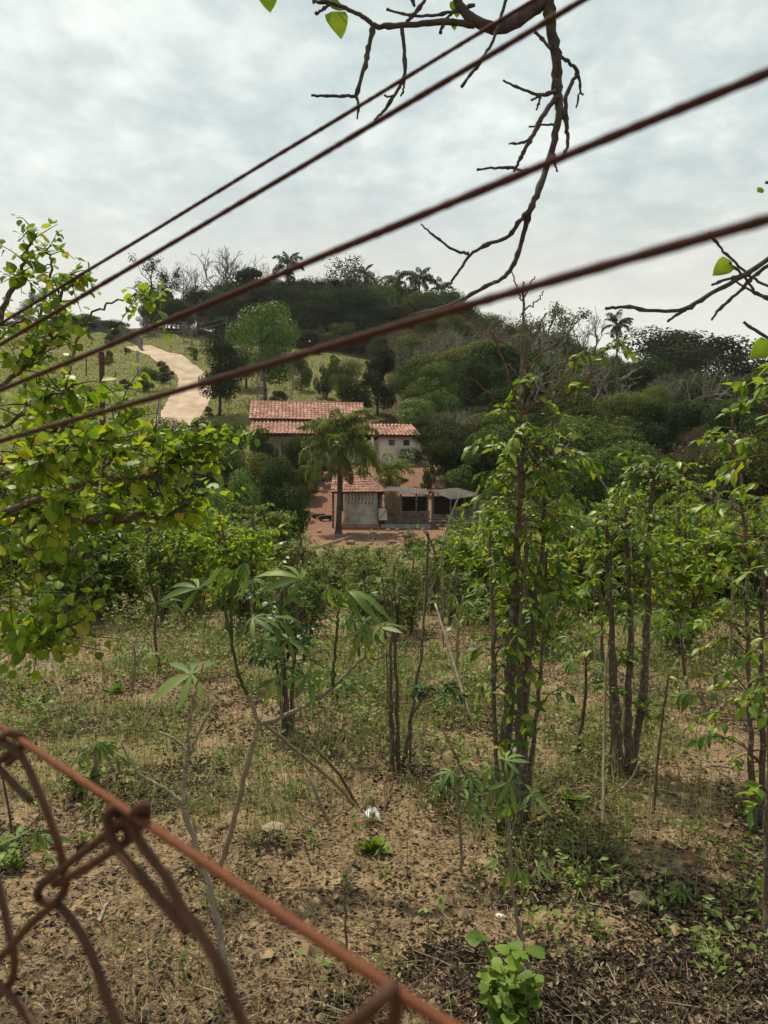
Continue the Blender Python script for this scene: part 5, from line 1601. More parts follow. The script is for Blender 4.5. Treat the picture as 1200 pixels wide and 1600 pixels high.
# ------------------------------------------------------------------ cassava
def cassava(label, base, stems, leaves, seed, stem_mat='cass_stem', group='cassava plants in the field', name='cassava_plant'):
    """stems: [(path[(px,py,dD)], w0, w1, material or None)]; leaves: [(px, py, dD, hang x, hang z, size, variant)]"""
    rg = np.random.default_rng(seed)
    b = on(base[0], base[1]); root = empty(name, b); rl = np.array(root.location); tag(root, label, 'plant', group)
    for path, w0, w1, mt in stems:
        pts = smooth_path([P(x_, y_, base[1] + d_) for x_, y_, d_ in path], 7, .003, rg)
        w = np.linspace(w0, w1, len(pts)) * base[1] / 1200 / 2 * rg.uniform(.9, 1.1, len(pts))
        mb = MB(); tube(mb, pts, w, 6); mb.build('stem', M[mt or stem_mat], root, rl, True)
    for px, py, d_, ax, az, s, v, ox, oy in leaves:
        c = P(px, py, base[1] + d_); o_ = P(ox, oy, base[1])
        mb = MB(); tube(mb, smooth_path([o_, (o_ + c) / 2 + [0, 0, .02], c], 3), .0022, 4, False)
        pt = mb.build('petiole', M['green_stem'], root, rl)
        dd = unit(np.array([ax, rg.uniform(-.5, .2), az]))
        F3 = frames(dd[None], unit(np.array([[rg.normal(0, .2), -.55, 1.0]])), np.array([s]))[0]
        m4 = np.eye(4); m4[:3, :3] = F3; m4[:3, 3] = c - rl
        child('leaf', LM['cassava'][v], root, Matrix(m4.tolist()))
    return root


cassava('forked cassava plant with long bent grey branches, in front on the left', (338, 4.25), [
    ([(330, 1400, 0), (352, 1330, 0), (368, 1270, 0), (380, 1220, 0), (395, 1165, 0), (405, 1132, 0)], 9, 9, None),
    ([(405, 1132, 0), (396, 1108, 0), (386, 1085, 0)], 8, 6, None), ([(386, 1085, 0), (374, 1055, 0), (362, 1000, 0), (352, 950, 0), (348, 925, 0)], 6, 4, 'green_stem'), ([(362, 1000, .01), (361, 950, .02), (364, 905, .02)], 5, 4, 'green_stem'),
    ([(405, 1132, 0), (440, 1120, .02), (480, 1100, .04), (515, 1078, .06), (545, 1050, .06), (572, 1025, .06), (585, 1030, .06), (602, 1025, .06)], 9, 4, None),
    ([(520, 1072, .05), (522, 1030, .05), (526, 990, .05), (528, 960, .05)], 6, 4, 'green_stem'),
], [(345, 915, 0, .0, -1, .17, 3, 348, 925), (366, 890, .02, .15, -1, .17, 3, 364, 905), (350, 885, .06, -.3, -.9, .2, 3, 364, 905), (380, 880, .1, .5, -.8, .2, 3, 364, 905),
    (395, 965, -.05, .9, .0, .2, 0, 362, 990), (430, 965, .05, .9, -.3, .2, 1, 368, 1010), (410, 1000, 0, .8, -.3, .18, 2, 372, 1040), (300, 1053, -.1, -1, -.05, .3, 2, 378, 1060), (450, 1000, .1, .9, -.2, .2, 0, 374, 1055), (430, 1060, 0, .5, -.8, .2, 1, 386, 1085), (480, 1055, 0, .6, -.7, .22, 0, 440, 1118),
    (516, 915, .05, -.3, -1, .2, 3, 528, 960), (536, 925, .03, .2, -1, .2, 3, 528, 960), (545, 925, .05, .9, .2, .27, 3, 528, 962), (470, 905, .2, -.8, .6, .3, 1, 528, 965), (570, 970, .05, .9, .1, .2, 0, 527, 985), (565, 985, 0, .5, -.8, .22, 1, 572, 1022), (590, 980, 0, .7, .3, .2, 0, 574, 1020), (540, 1065, 0, .8, -.1, .14, 2, 525, 1072), (310, 920, .2, -.8, .5, .26, 1, 350, 940)], 21)
cassava('lone lichened cassava stem, leafless and forked, behind the mesh', (372, 3.15), [
    ([(372, 1575, 0), (350, 1490, 0), (332, 1410, 0), (312, 1340, 0), (290, 1275, 0), (287, 1258, 0)], 11, 9, 'dead_stem'), ([(287, 1258, 0), (255, 1230, 0), (220, 1210, 0), (188, 1160, 0)], 7, 3, 'dead_stem'), ([(287, 1258, 0), (288, 1220, 0), (292, 1180, 0), (280, 1160, 0), (250, 1143, 0)], 7, 4, 'dead_stem'), ([(292, 1185, 0), (300, 1100, 0), (318, 1035, 0)], 5, 3, None), ([(296, 1180, .02), (318, 1130, .04), (335, 1100, .05)], 5, 3, None)],
    [], 22, name='leafless_cassava')
cassava('small cassava with drooping leaves beside the central coffee tree', (714, 4.2), [([(722, 1375, 0), (720, 1310, 0), (716, 1250, 0), (714, 1212, 0)], 6, 5, None)],
        [(705, 1205, 0, -.8, -.1, .13, 0, 714, 1212), (728, 1208, 0, .9, -.2, .15, 1, 714, 1212), (716, 1195, .05, .1, .5, .14, 2, 714, 1212), (690, 1222, 0, -.9, -.4, .14, 1, 714, 1225), (735, 1215, -.05, .9, -.3, .14, 0, 714, 1222), (730, 1250, 0, .9, -.2, .16, 2, 716, 1255), (745, 1262, 0, .9, -.2, .13, 2, 716, 1255)], 23)
cassava('tall thin cassava with whitish green leaves in front of the coffee trunk', (838, 3.2), [([(836, 1565, 0), (822, 1500, 0), (808, 1440, 0), (800, 1370, 0), (795, 1300, 0), (790, 1240, 0), (787, 1210, 0)], 8, 5, None)],
        [(790, 1188, 0, .6, .3, .12, 0, 787, 1210), (768, 1200, .05, -.5, -.5, .12, 1, 787, 1212), (795, 1222, -.05, .5, -.6, .15, 0, 788, 1225), (778, 1225, .05, -.6, -.5, .13, 1, 788, 1230), (830, 1240, 0, .9, -.3, .15, 0, 790, 1250), (795, 1255, -.05, .1, -1, .12, 3, 790, 1250), (785, 1260, 0, -.2, -1, .12, 3, 790, 1265), (800, 1355, 0, .1, -1, .12, 3, 797, 1345), (815, 1360, 0, .7, -.7, .13, 3, 798, 1350), (778, 1345, 0, -.9, -.2, .1, 1, 798, 1355), (840, 1355, .1, .9, -.2, .1, 0, 800, 1380)], 24)
cassava('tiny cassava seedling with one star of green leaves on the right', (1065, 3.85), [([(1062, 1432, 0), (1062, 1410, 0), (1064, 1395, 0)], 4, 3, 'green_stem')],
        [(1060, 1392, 0, -.6, .0, .09, 2, 1064, 1396), (1070, 1393, 0, .7, -.3, .1, 0, 1064, 1396), (1062, 1388, -.03, .1, -.8, .09, 1, 1064, 1396)], 25)
for px, D, top, sd, lab in ((152, 5.6, 1165, 31, 'low cassava with dark leaves behind the fence mesh'), (28, 4.6, 1315, 32, 'small cassava sprout at the left edge under the mesh'), (205, 8.6, 1005, 33, 'thin cassava sapling with a flat tuft on the left field'), (250, 9.6, 925, 34, 'tall spindly cassava with pale top leaves, left field'), (75, 10.5, 920, 35, 'small pale cassava near the grey stemmed coffee tree'), (560, 9.5, 960, 36, 'cassava sapling in the middle distance behind the forked one'), (715, 9.0, 930, 37, 'slim cassava between the two bare stemmed coffee trees'), (900, 6.4, 1000, 38, 'cassava with broad star leaves left of the three stemmed coffee'), (1010, 6.9, 930, 39, 'cassava rising among the three dark stems'), (1075, 8.5, 960, 40, 'leafy cassava right of the three dark stems'), (1100, 7.4, 1080, 41, 'short cassava in the open patch at the right'), (645, 12.5, 850, 42, 'tall cassava whose leaves reach in front of the sheds'), (690, 13.0, 835, 43, 'tall thin cassava silhouetted in front of the pen'), (470, 12.0, 895, 44, 'cassava sapling below the palm yard'), (770, 10.0, 890, 45, 'cassava sapling behind the tall coffee tree'), (940, 9.0, 880, 46, 'cassava sapling in the second row right of the tall coffee'), (395, 10.5, 900, 47, 'bushy cassava behind the forked plant'), (600, 11.0, 900, 48, 'cassava with yellowish leaves in the middle rows'), (1140, 9.5, 900, 49, 'cassava in the second row at the right'), (320, 13, 890, 50, 'cassava sapling far left of the dark tree')):
    rg = np.random.default_rng(sd); by = 800 + (CAMZ - float(gz((px - 600) / 1200 * D, D))) / D * 1200
    x1 = px + rg.normal(0, 10)
    lv = []
    for k in range(rg.integers(6, 11)):
        a = k * 2.4 + rg.uniform(0, 1); rr = rg.uniform(.08, .2) * 1200 / D
        oy = top + rg.uniform(0, .28) * (by - top)
        ox = px + (x1 - px) * (by - oy) / max(by - top, 1)
        lv.append((ox + math.cos(a) * rr, oy + rg.uniform(-.5, .3) * rr, math.sin(a) * .15, math.cos(a), rg.uniform(-.9, .1), rg.uniform(.11, .2), int(rg.integers(0, 4)), ox, oy))
    cassava(lab, (px, D), [([(px, by + 4, 0), (px + (x1 - px) * .5 + rg.normal(0, 4), (by + top) / 2, 0), (x1, top, 0)], 10 * 4.5 / D + 1.5, 3 * 4.5 / D + 1, None if sd % 2 else 'brown_stem')], lv, sd)

# leaning dead stems and sticks
for k, (path, w0, w1, mat, lab) in enumerate([
        ([(405, 1128, 4.6), (470, 1180, 5.0), (520, 1222, 5.1), (562, 1268, 5.12)], 5, 7, 'cass_stem', 'long brown cane slanting right from the forked cassava to the ground'),
        ([(470, 1185, 5.0), (490, 1230, 4.9), (518, 1296, 4.85)], 5, 6, 'cass_stem', 'short brown cane leaning between forked cassava and bare coffee stems'),
        ([(485, 1160, 5.2), (530, 1210, 5.15), (560, 1262, 5.15)], 4, 5, 'brown_stem', 'thin dark cane leaning beside the long slanting cane'),
        ([(612, 1222, 5.4), (600, 1265, 5.1), (586, 1300, 4.8)], 5, 6, 'brown_stem', 'bent cane at the foot of the bare coffee stems'),
        ([(948, 1000, 5.4), (944, 1150, 5.2), (942, 1292, 4.85)], 4, 6, 'cass_stem', 'upright pale cane left of the three dark stems'),
        ([(1020, 1262, 5.1), (1030, 1150, 5.2), (1045, 1040, 5.3)], 5, 3, 'brown_stem', 'upright brown cane right of the three dark stems'),
        ([(955, 1148, 5.5), (985, 1120, 5.45), (1000, 1090, 5.4)], 4, 4, 'dead_stem', 'short pale twig hooked against the three dark stems'),
        ([(680, 930, 8.0), (705, 1010, 7.6), (730, 1090, 7.2), (745, 1130, 7.1)], 4, 5, 'dead_stem', 'grey cane leaning in front of the tall coffee tree'),
        ([(690, 1080, 5.6), (720, 1140, 5.4), (752, 1200, 5.3)], 4, 5, 'brown_stem', 'dark cane with berries leaning toward the tall coffee tree'),
        ([(985, 830, 9.0), (960, 780, 9.0), (935, 745, 9.0)], 3, 2, 'dead_stem', 'thin bare twig above the second row'),
        ([(720, 770, 11.0), (700, 820, 11.0), (690, 870, 11.0)], 3, 3, 'dead_stem', 'pale bare twig in front of the pen'),
        ([(500, 1602, 2.98), (515, 1572, 3.12), (537, 1545, 3.2)], 9, 7, 'dead_stem', 'thick pale stick lying beside the mesh at the bottom'),
        ([(805, 1388, 4.1), (840, 1392, 4.08), (880, 1397, 4.06)], 5, 4, 'dead_stem', 'pale stick lying right of the tall thin cassava'),
        ([(905, 1425, 3.85), (950, 1435, 3.8), (1005, 1452, 3.7)], 5, 4, 'dead_stem', 'long pale stick lying on dark litter'),
        ([(1110, 1203, 5.98), (1140, 1206, 5.93), (1172, 1206, 5.92)], 5, 5, 'dead_stem', 'bleached stick lying by the upright dark trunk'),
        ([(1080, 1185, 6.25), (1110, 1196, 6.1)], 4, 3, 'dead_stem', 'short bleached stick left of the upright dark trunk'),
        ([(880, 1432, 3.84), (888, 1418, 3.9)], 9, 8, 'dead_stem', 'stubby pale stick end'),
        ([(1030, 1425, 3.85), (1040, 1412, 3.95)], 8, 8, 'stone', 'stubby whitish stick on dark litter'),
        ([(120, 1290, 4.92), (150, 1278, 5.0)], 9, 7, 'dead_stem', 'chunky pale stick behind the mesh'),
        ([(150, 1450, 3.7), (172, 1408, 3.95)], 7, 5, 'dead_stem', 'pale stick lying below the mesh knot'),
        ([(448, 1253, 5.3), (488, 1264, 5.2)], 5, 4, 'dead_stem', 'pale stick right of the forked cassava'),
        ([(440, 1262, 5.2), (470, 1282, 5.0), (492, 1292, 4.9)], 5, 4, 'dead_stem', 'grey stick curving below the slanting cane'),
        ([(140, 955, 15.6), (170, 938, 17.2)], 3.5, 3, 'dead_stem', 'pale stick lying in the far left field'),
        ([(200, 975, 13.7), (233, 948, 16.2)], 3.5, 3, 'dead_stem', 'long pale stick lying in the far left field'),
        ([(60, 980, 9.0), (80, 1030, 8.6), (95, 1090, 8.2), (103, 1120, 7.6)], 4, 4, 'cass_stem', 'bent cane standing at the left below the shrub'),
        ([(20, 1300, 4.8), (10, 1240, 4.8), (2, 1200, 4.8)], 4, 3, 'brown_stem', 'dark twig at the left edge behind the mesh'),
        ([(545, 1540, 3.23), (540, 1450, 3.3), (538, 1372, 3.35)], 5, 3, 'brown_stem', 'thin upright stalk near the bottom wire')]):
    pts = smooth_path([P(x_, y_, d_) for x_, y_, d_ in path], 6, .002)
    if k >= 11 and k < 24:       # lying sticks rest on the soil
        pts[:, 2] = gz(pts[:, 0], pts[:, 1]) + .006
    else:                        # standing canes: set the foot in the soil
        e = int(np.argmin(pts[:, 2])); dz = float(gz(pts[e, 0], pts[e, 1])) - .02 - pts[e, 2]
        if abs(dz) < .5: pts[:, 2] += dz * (1 if k > 8 else 1)
        else:
            pts = np.vstack([pts, [pts[e, 0] + .03, pts[e, 1], float(gz(pts[e, 0], pts[e, 1])) - .02]]) if e == len(pts) - 1 else np.vstack([[pts[e, 0] + .03, pts[e, 1], float(gz(pts[e, 0], pts[e, 1])) - .02], pts])
    Dm = np.mean([q[2] for q in path])
    mb = MB(); tube(mb, pts, np.linspace(w0, w1, len(pts)) * Dm / 1200 / 2, 6)
    tag(mb.build('stick' if 11 <= k < 24 else 'dry_cane', M[mat], None, None, True), lab, 'stick', 'sticks and canes in the field')

# ------------------------------------------------------------------ small near things
def rock(px, py, s, mat, name, label, cat, sc=(1.2, 1, .6), seed=0):
    import bmesh
    rg = np.random.default_rng(seed); p = G(px, py)
    bm = bmesh.new(); bmesh.ops.create_icosphere(bm, subdivisions=2, radius=1)
    for v in bm.verts: v.co *= rg.uniform(.82, 1.1)
    me = bpy.data.meshes.new(name); bm.to_mesh(me); bm.free(); me.materials.append(M[mat])
    o = child(name, me); o.location = (p[0], p[1], p[2] + s * .25); o.scale = tuple(s * k for k in sc); o.rotation_euler = (rg.normal(0, .2), rg.normal(0, .2), rg.uniform(0, 6))
    tag(o, label, cat)


rock(998, 1412, .055, 'stone', 'stone', 'rounded tan stone on dark litter at the right', 'stone', seed=1)
rock(430, 1300, .07, 'stone', 'stone', 'flat tan clod right of the forked cassava', 'stone', (1.4, 1, .5), 2)
rock(782, 1434, .022, 'plastic', 'litter_scrap', 'small whitish scrap on the litter near the weed clump', 'scrap', (1.3, 1, .4), 3)
rock(204, 1222, .05, 'stone', 'stone', 'pale stone left of the leafless cassava', 'stone', (1.3, .8, .4), 5)
rock(380, 1300, .03, 'stone', 'stone', 'small pale pebble at the foot of the forked cassava', 'stone', (1, 1, .6), 7)
# crumpled white plastic
p = G(580, 1286); rg = np.random.default_rng(8); mb = MB(); n = 7
u, v = np.meshgrid(np.linspace(-1, 1, n), np.linspace(-1, 1, n)); hh = rg.uniform(0, .07, (n, n))
V = np.stack([p[0] + u * .05 + rg.normal(0, .008, (n, n)), p[1] + v * .05, p[2] + .01 + hh + (1 - np.abs(u)) * .03], -1).reshape(-1, 3)
i, j = np.meshgrid(np.arange(n - 1), np.arange(n - 1)); a = (j * n + i).ravel(); mb.add(V, np.stack([a, a + 1, a + n + 1, a + n], -1))
tag(mb.build('plastic_scrap', M['plastic']), 'crumpled white plastic scrap at the foot of the bare coffee stems', 'scrap')


def weed(px, py, r, h, n, kind, name, label, seed, size, D=None, upright=.6):
    rg = np.random.default_rng(seed); p = G(px, py) if D is None else on(px, D)
    root = empty(name, p); rl = np.array(root.location); tag(root, label, 'weed', 'weeds in the field')
    pos, dirs, mb = [], [], MB()
    for k in range(max(3, n // 6)):
        a = rg.uniform(0, 6.28); e = p + np.array([math.cos(a) * r * rg.uniform(.2, 1), math.sin(a) * r * rg.uniform(.2, 1), h * rg.uniform(.4, 1)])
        st_ = smooth_path([p - hz_ * .01, (p + e) / 2 + rg.normal(0, r * .1, 3), e], 4); tube(mb, st_, [.003, .0015], 4, False)
        for q in range(6):
            c = st_[rg.integers(3, len(st_))]; a2 = rg.uniform(0, 6.28)
            pos.append(c); dirs.append([math.cos(a2), math.sin(a2), rg.uniform(-.3, upright)])
    o = mb.build('stalks', M['green_stem'], root, rl); o['kind'] = 'stuff'
    n = len(pos)
    put_leaves(root, kind, np.array(pos), np.array(dirs), unit(np.array([0, -.2, 1.0]) + rg.normal(0, .25, (n, 3))), rg.uniform(*size, n), 300, seed=seed)


def rosette(px, py, n, ln, label, seed, kind='weed', name='leaf_rosette'):
    rg = np.random.default_rng(seed); p = G(px, py); root = empty(name, p); tag(root, label, 'weed', 'weeds in the field')
    a = rg.uniform(0, 6.28, n); el = rg.uniform(.3, 1.25, n)
    d = np.stack([np.cos(a) * np.cos(el), np.sin(a) * np.cos(el), np.sin(el)], -1)
    s = rg.uniform(.7, 1.1, n) * ln
    Mx = frames(d, np.tile([0, 0, 1.0], (n, 1)) - d * .1, np.stack([s, s * .55, s], -1))
    for q in range(n):
        m4 = np.eye(4); m4[:3, :3] = Mx[q]; m4[:3, 3] = [0, 0, .005]
        child('leaf', LM['coffee' if kind == 'coffee' else kind][q % 4], root, Matrix(m4.tolist()))


weed(787, 1615, .16, .32, 150, 'weed', 'broad_weed', 'bushy bright green weed at the bottom edge beside the thin cassava', 51, (.04, .085))
rosette(582, 1335, 16, .13, 'bright green leaf rosette below the white plastic scrap', 52)
rosette(892, 1258, 14, .15, 'green leaf rosette on dark litter right of the coffee trunk', 53)
rosette(1192, 1402, 10, .12, 'yellow green leaf tuft on the nearest trunk at the right edge', 54)
weed(905, 1408, .05, .17, 40, 'weed', 'fern_weed', 'small feathery green weed right of the thin cassava', 55, (.02, .035))
weed(128, 1250, .10, .22, 50, 'weed', 'broad_weed', 'green weed clump behind the tension wire', 56, (.05, .08))
weed(150, 1225, .07, .16, 30, 'weed', 'broad_weed', 'upright green weed next to the low cassava', 57, (.04, .07))
rosette(180, 1085, 18, .17, 'grassy rosette in the left field', 58)
rosette(35, 1105, 14, .16, 'green rosette at the left near the bent cane', 59)
weed(65, 1125, .12, .2, 40, 'weed', 'broad_weed', 'weed clump at the left edge above the tension wire', 60, (.04, .07))
rosette(490, 1010, 12, .2, 'low green tuft right of the dark leaved coffee bush', 61)
weed(25, 1365, .1, .22, 36, 'weed', 'broad_weed', 'small dark weed below the mesh at the left edge', 62, (.03, .06))
rosette(640, 1520, 3, .05, 'single fallen green leaf pair near the tension wire', 63)

# ------------------------------------------------------------------ coffee rows further back: copies of six bushes
rows_p = []
for v in range(6):
    rg = np.random.default_rng(300 + v); n = 1100
    tm = MB(); cr = MB(); pos, dirs = [], []
    for s_ in range(4):
        a = rg.uniform(0, 6.28); e = np.array([math.cos(a) * .16, math.sin(a) * .16, rg.uniform(.75, 1.0)])
        st_ = smooth_path([(rg.normal(0, .02), rg.normal(0, .02), -.04), e * .5 + rg.normal(0, .03, 3), e], 5)
        tube(tm, st_, [.016, .012, .005], 5)
        for k in range(24):
            t = rg.uniform(.25, 1); c = st_[int(t * (len(st_) - 1))]
            a2 = rg.uniform(0, 6.28); ln = rg.uniform(.08, .30) * (1.15 - .5 * t)
            dd = np.array([math.cos(a2), math.sin(a2), rg.uniform(-.1, .55)])
            e2 = c + dd * ln; tube(tm, [c, e2], [.004, .002], 3, False)
            for q in range(11):
                pos.append(c + dd * ln * (1 - .6 * q / 11)); dirs.append(unit(dd * .6 + rg.normal(0, .8, 3) + [0, 0, -.45]))
    pos, dirs = np.array(pos), np.array(dirs); n = len(pos)
    Mx = frames(dirs, unit(np.array([0, 0, 1.0]) + rg.normal(0, .4, (n, 3))), rg.uniform(.045, .085, n))
    tv = np.array([[0, 0, 0], [.5, .2, .04], [1, 0, -.15], [.5, -.2, .04]])
    stamp(cr, tv, [[0, 1, 2, 3]], Mx, pos)
    kd = ['coffee', 'shrub', 'weed_field'][v % 3]
    rows_p.append((tm.mesh('stem', M['bark']), cr.mesh('crown', M[kd]), kd))
rg = np.random.default_rng(41)


def row_bush(px, D, top, w, v, label, group='coffee bushes of the back rows', cat='bush', name='coffee_bush'):
    p = on(px, D); h = max(.5, CAMZ + (800 - top) / 1200 * D - p[2])
    root = empty(name, p, rg.uniform(0, 6.28)); root.scale = (w / .62, w / .62, h)
    child('stem', rows_p[v][0], root); child('crown', rows_p[v][1], root)
    tag(root, label, cat, group)


for px in np.concatenate([np.linspace(-40, 470, 24), np.linspace(715, 1290, 34)]):
    for D in (14.5, 19, 25, 33):
        if rg.random() < .30: continue
        q = px + rg.normal(0, 14); d_ = D + rg.normal(0, 1.3)
        left = q < 480
        top = np.interp(q, [-40, 200, 330, 470], [770, 775, 770, 800]) if left else np.interp(q, [715, 800, 900, 1000, 1200, 1290], [815, 790, 782, 780, 780, 780])
        top += rg.normal(0, 12) + (D < 16) * 22
        v_ = int(rg.integers(0, 6))
        row_bush(q, d_, top, rg.uniform(1.0, 1.7), v_, ['glossy dark green', 'bright yellow green', 'pale weedy'][v_ % 3] + ' bush in the ' + {14.5: 'nearest', 19: 'second', 25: 'third', 33: 'farthest'}[D] + ' back row ' + (('behind the heart leaved shrub' if q < 230 else 'left of the palm yard') if left else 'right of the sheds' if q < 900 else 'behind the three stemmed coffee tree' if q < 1070 else 'near the right edge'))
for px in np.linspace(455, 735, 20):
    for D in (14, 18, 23, 29):
        if rg.random() < .3: continue
        q = px + rg.normal(0, 8); d_ = D + rg.normal(0, 1.2)
        top = np.interp(D, [14, 29], [884, 852]) + rg.normal(0, 10)
        row_bush(q, d_, top, rg.uniform(.5, .9), 2 + 3 * int(rg.integers(0, 2)), 'knee high weedy bush ' + {14: 'nearest in', 18: 'second in', 23: 'third in', 29: 'farthest in'}[D] + ' the gap before the ' + ('palm' if q < 560 else 'hut' if q < 640 else 'pen'), 'low bushes before the red yard', 'bush', 'weed_bush')
# bare saplings standing in the rows
for k, (px, D, top) in enumerate(((285, 11, 880), (655, 10, 890), (560, 10, 930), (700, 12, 850), (905, 12, 840), (925, 11, 870), (1030, 10, 900), (480, 14, 820), (730, 9, 960), (860, 9, 900), (1120, 10, 930), (330, 9, 960), (150, 10, 920), (180, 9, 960), (535, 8.5, 1000), (805, 8, 990), (1090, 8, 1000), (600, 13, 880), (990, 13, 770), (620, 9, 970))):
    p = on(px, D); mbk, tips = bare_mesh(700 + k % 5, 2, 'bark_grey', .012, .35, .5)
    h = CAMZ + (800 - top) / 1200 * D - p[2]
    for q in range(len(mbk.v)): mbk.v[q] = mbk.v[q] * np.array([h * .55, h * .55, h]) + p
    tag(mbk.build('bare_sapling', M['dead_stem' if k % 2 else 'brown_stem']), 'thin leafless sapling standing among the field weeds', 'sapling', 'bare saplings in the field')

# ------------------------------------------------------------------ what covers the field: litter, straw, grass, weeds
def fan(n, d0, d1, pw, seed, half=36):
    rg = np.random.default_rng(seed)
    u = rg.random(n); D = (d0 ** (1 - pw) + u * (d1 ** (1 - pw) - d0 ** (1 - pw))) ** (1 / (1 - pw))
    a = R(1) * rg.uniform(-half, half, n); X = D * np.tan(a)
    return X, D, rg


X, Y, rg = fan(300000, 2.0, 16, 1.3, 61)
dens = np.clip((fbm(X / .9, Y / .9, 4, 88) - .43) * 7.5, 0.09, 1) * np.interp(Y, [2, 5, 9, 16], [1, .95, .6, .3])
k = rg.random(len(X)) < dens; X, Y = X[k], Y[k]; n = len(X)
Z = gz(X, Y) + rg.uniform(.001, .022, n)
a = rg.uniform(0, 6.28, n); d = np.stack([np.cos(a), np.sin(a), rg.normal(0, .25, n)], -1)
up = unit(np.stack([rg.normal(0, .55, n), rg.normal(0, .55, n), np.ones(n)], -1))
s = rg.uniform(.014, .048, n) * np.interp(Y, [2, 16], [.9, 1.4])
tv = np.array([[0, 0, .1], [.45, .22, .28], [1, 0, .18], [.5, -.24, .22], [.5, 0, 0]])
mb = MB(); stamp(mb, tv, [[0, 4, 1], [1, 4, 2], [2, 4, 3], [3, 4, 0]], frames(d, up, s), np.stack([X, Y, Z], -1))
tag(mb.build('leaf_litter', M['litter']), 'dark dry fallen leaves scattered over the field soil', 'leaf litter', kind='stuff')
print('litter', n)

X, Y, rg = fan(60000, 2.0, 18, 1.2, 62)
k = rg.random(len(X)) < np.clip((fbm(X / 1.3, Y / 1.3, 4, 98) - .36) * 4, .06, .7); X, Y = X[k], Y[k]; n = len(X)
mb = MB(); a = rg.uniform(0, 6.28, n); el = np.abs(rg.normal(0, .16, n)) * (rg.random(n) < .8) + (rg.random(n) < .05) * .8
d = np.stack([np.cos(a) * np.cos(el), np.sin(a) * np.cos(el), np.sin(el)], -1)
ln = rg.gamma(1.6, .038, n) + .02; wd = rg.uniform(.0014, .0042, n) * np.interp(Y, [2, 16], [.9, 2.2])
tv = np.array([[0, -.5, 0], [0, .5, 0], [0, 0, .9], [.5, -.5, .35], [.5, .5, .35], [.5, 0, 1.2], [1, -.3, 0], [1, .3, 0], [1, 0, .5]])
tv_st = tv.copy()
Fm = frames(d, np.tile([0, 0, 1.0], (n, 1)), np.stack([ln, wd, wd], -1))
stamp(mb, tv, [[0, 1, 4, 3], [1, 2, 5, 4], [2, 0, 3, 5], [3, 4, 7, 6], [4, 5, 8, 7], [5, 3, 6, 8]], Fm, np.stack([X, Y, gz(X, Y) + rg.uniform(.002, .02, n)], -1))
tag(mb.build('straw_litter', M['straw']), 'dry straw and broken twigs scattered over the field soil', 'straw', kind='stuff')

# soil crumbs
X, Y, rg = fan(26000, 2.0, 10, 1.5, 63); n = len(X)
mb = MB(); s = rg.gamma(1.6, .004, n) + .003
tv = np.array([[1, 0, 0], [-1, 0, 0], [0, 1, 0], [0, -1, 0], [0, 0, .8], [0, 0, -.8]])
stamp(mb, tv, [[0, 2, 4], [2, 1, 4], [1, 3, 4], [3, 0, 4]], frames(rdirs(n, rg) * [1, 1, .3], np.tile([0, 0, 1.0], (n, 1)), s), np.stack([X, Y, gz(X, Y) + s * .3], -1))
m_ = plain('soil_crumb', (0.13, 0.092, 0.055), (0.27, 0.19, 0.11), 3, bump=False)
tag(mb.build('soil_crumbs', m_), 'crumbs of dry soil over the field', 'soil', kind='stuff')

# grass: tufts of curved blades
X, Y, rg = fan(20000, 2.4, 40, 1.05, 64)
gm = fbm(X / 1.1, Y / 1.1, 4, 21)
k = rg.random(len(X)) < np.clip((gm - .46) * 5, .05, 1) * np.interp(Y, [2.4, 4.5, 7, 12, 40], [.16, .42, .9, 1, 1]); X, Y = X[k], Y[k]
nb_ = 7; n = len(X) * nb_
cx = np.repeat(X, nb_) + rg.normal(0, .035, n) * np.repeat(np.interp(Y, [3, 30], [.8, 3]), nb_); cy = np.repeat(Y, nb_) + rg.normal(0, .035, n) * np.repeat(np.interp(Y, [3, 30], [.8, 3]), nb_)
a = rg.uniform(0, 6.28, n); lean = rg.uniform(.25, 1.5, n)
h = rg.gamma(3.5, .036, n) * np.repeat(np.interp(Y, [3, 12, 40], [.8, 1.3, 1.9]), nb_); w = rg.uniform(.0011, .0028, n) * np.repeat(np.interp(Y, [3, 30], [.9, 4]), nb_)
b0 = np.stack([cx, cy, gz(cx, cy) - .005], -1); ld = np.stack([np.cos(a), np.sin(a), 0 * a], -1); sd_ = np.stack([-np.sin(a), np.cos(a), 0 * a], -1)
mid = b0 + hz_ * (h * .6)[:, None] + ld * (h * lean * .3)[:, None]; tip = b0 + hz_ * (h * (1 - lean * .35))[:, None] + ld * (h * lean)[:, None]
V = np.stack([b0 - sd_ * w[:, None], b0 + sd_ * w[:, None], mid + sd_ * w[:, None] * .8, mid - sd_ * w[:, None] * .8, tip], 1).reshape(-1, 3)
mb = MB(); o5 = (np.arange(n) * 5)[:, None]
mb.add(V, np.array([[0, 1, 2, 3]]) + o5); mb.f.append(np.array([[3, 2, 4]]) + o5)
tag(mb.build('field_grass', M['grass']), 'sparse green and dry grass tufts in the field', 'grass', kind='stuff')
print('grass blades', n)

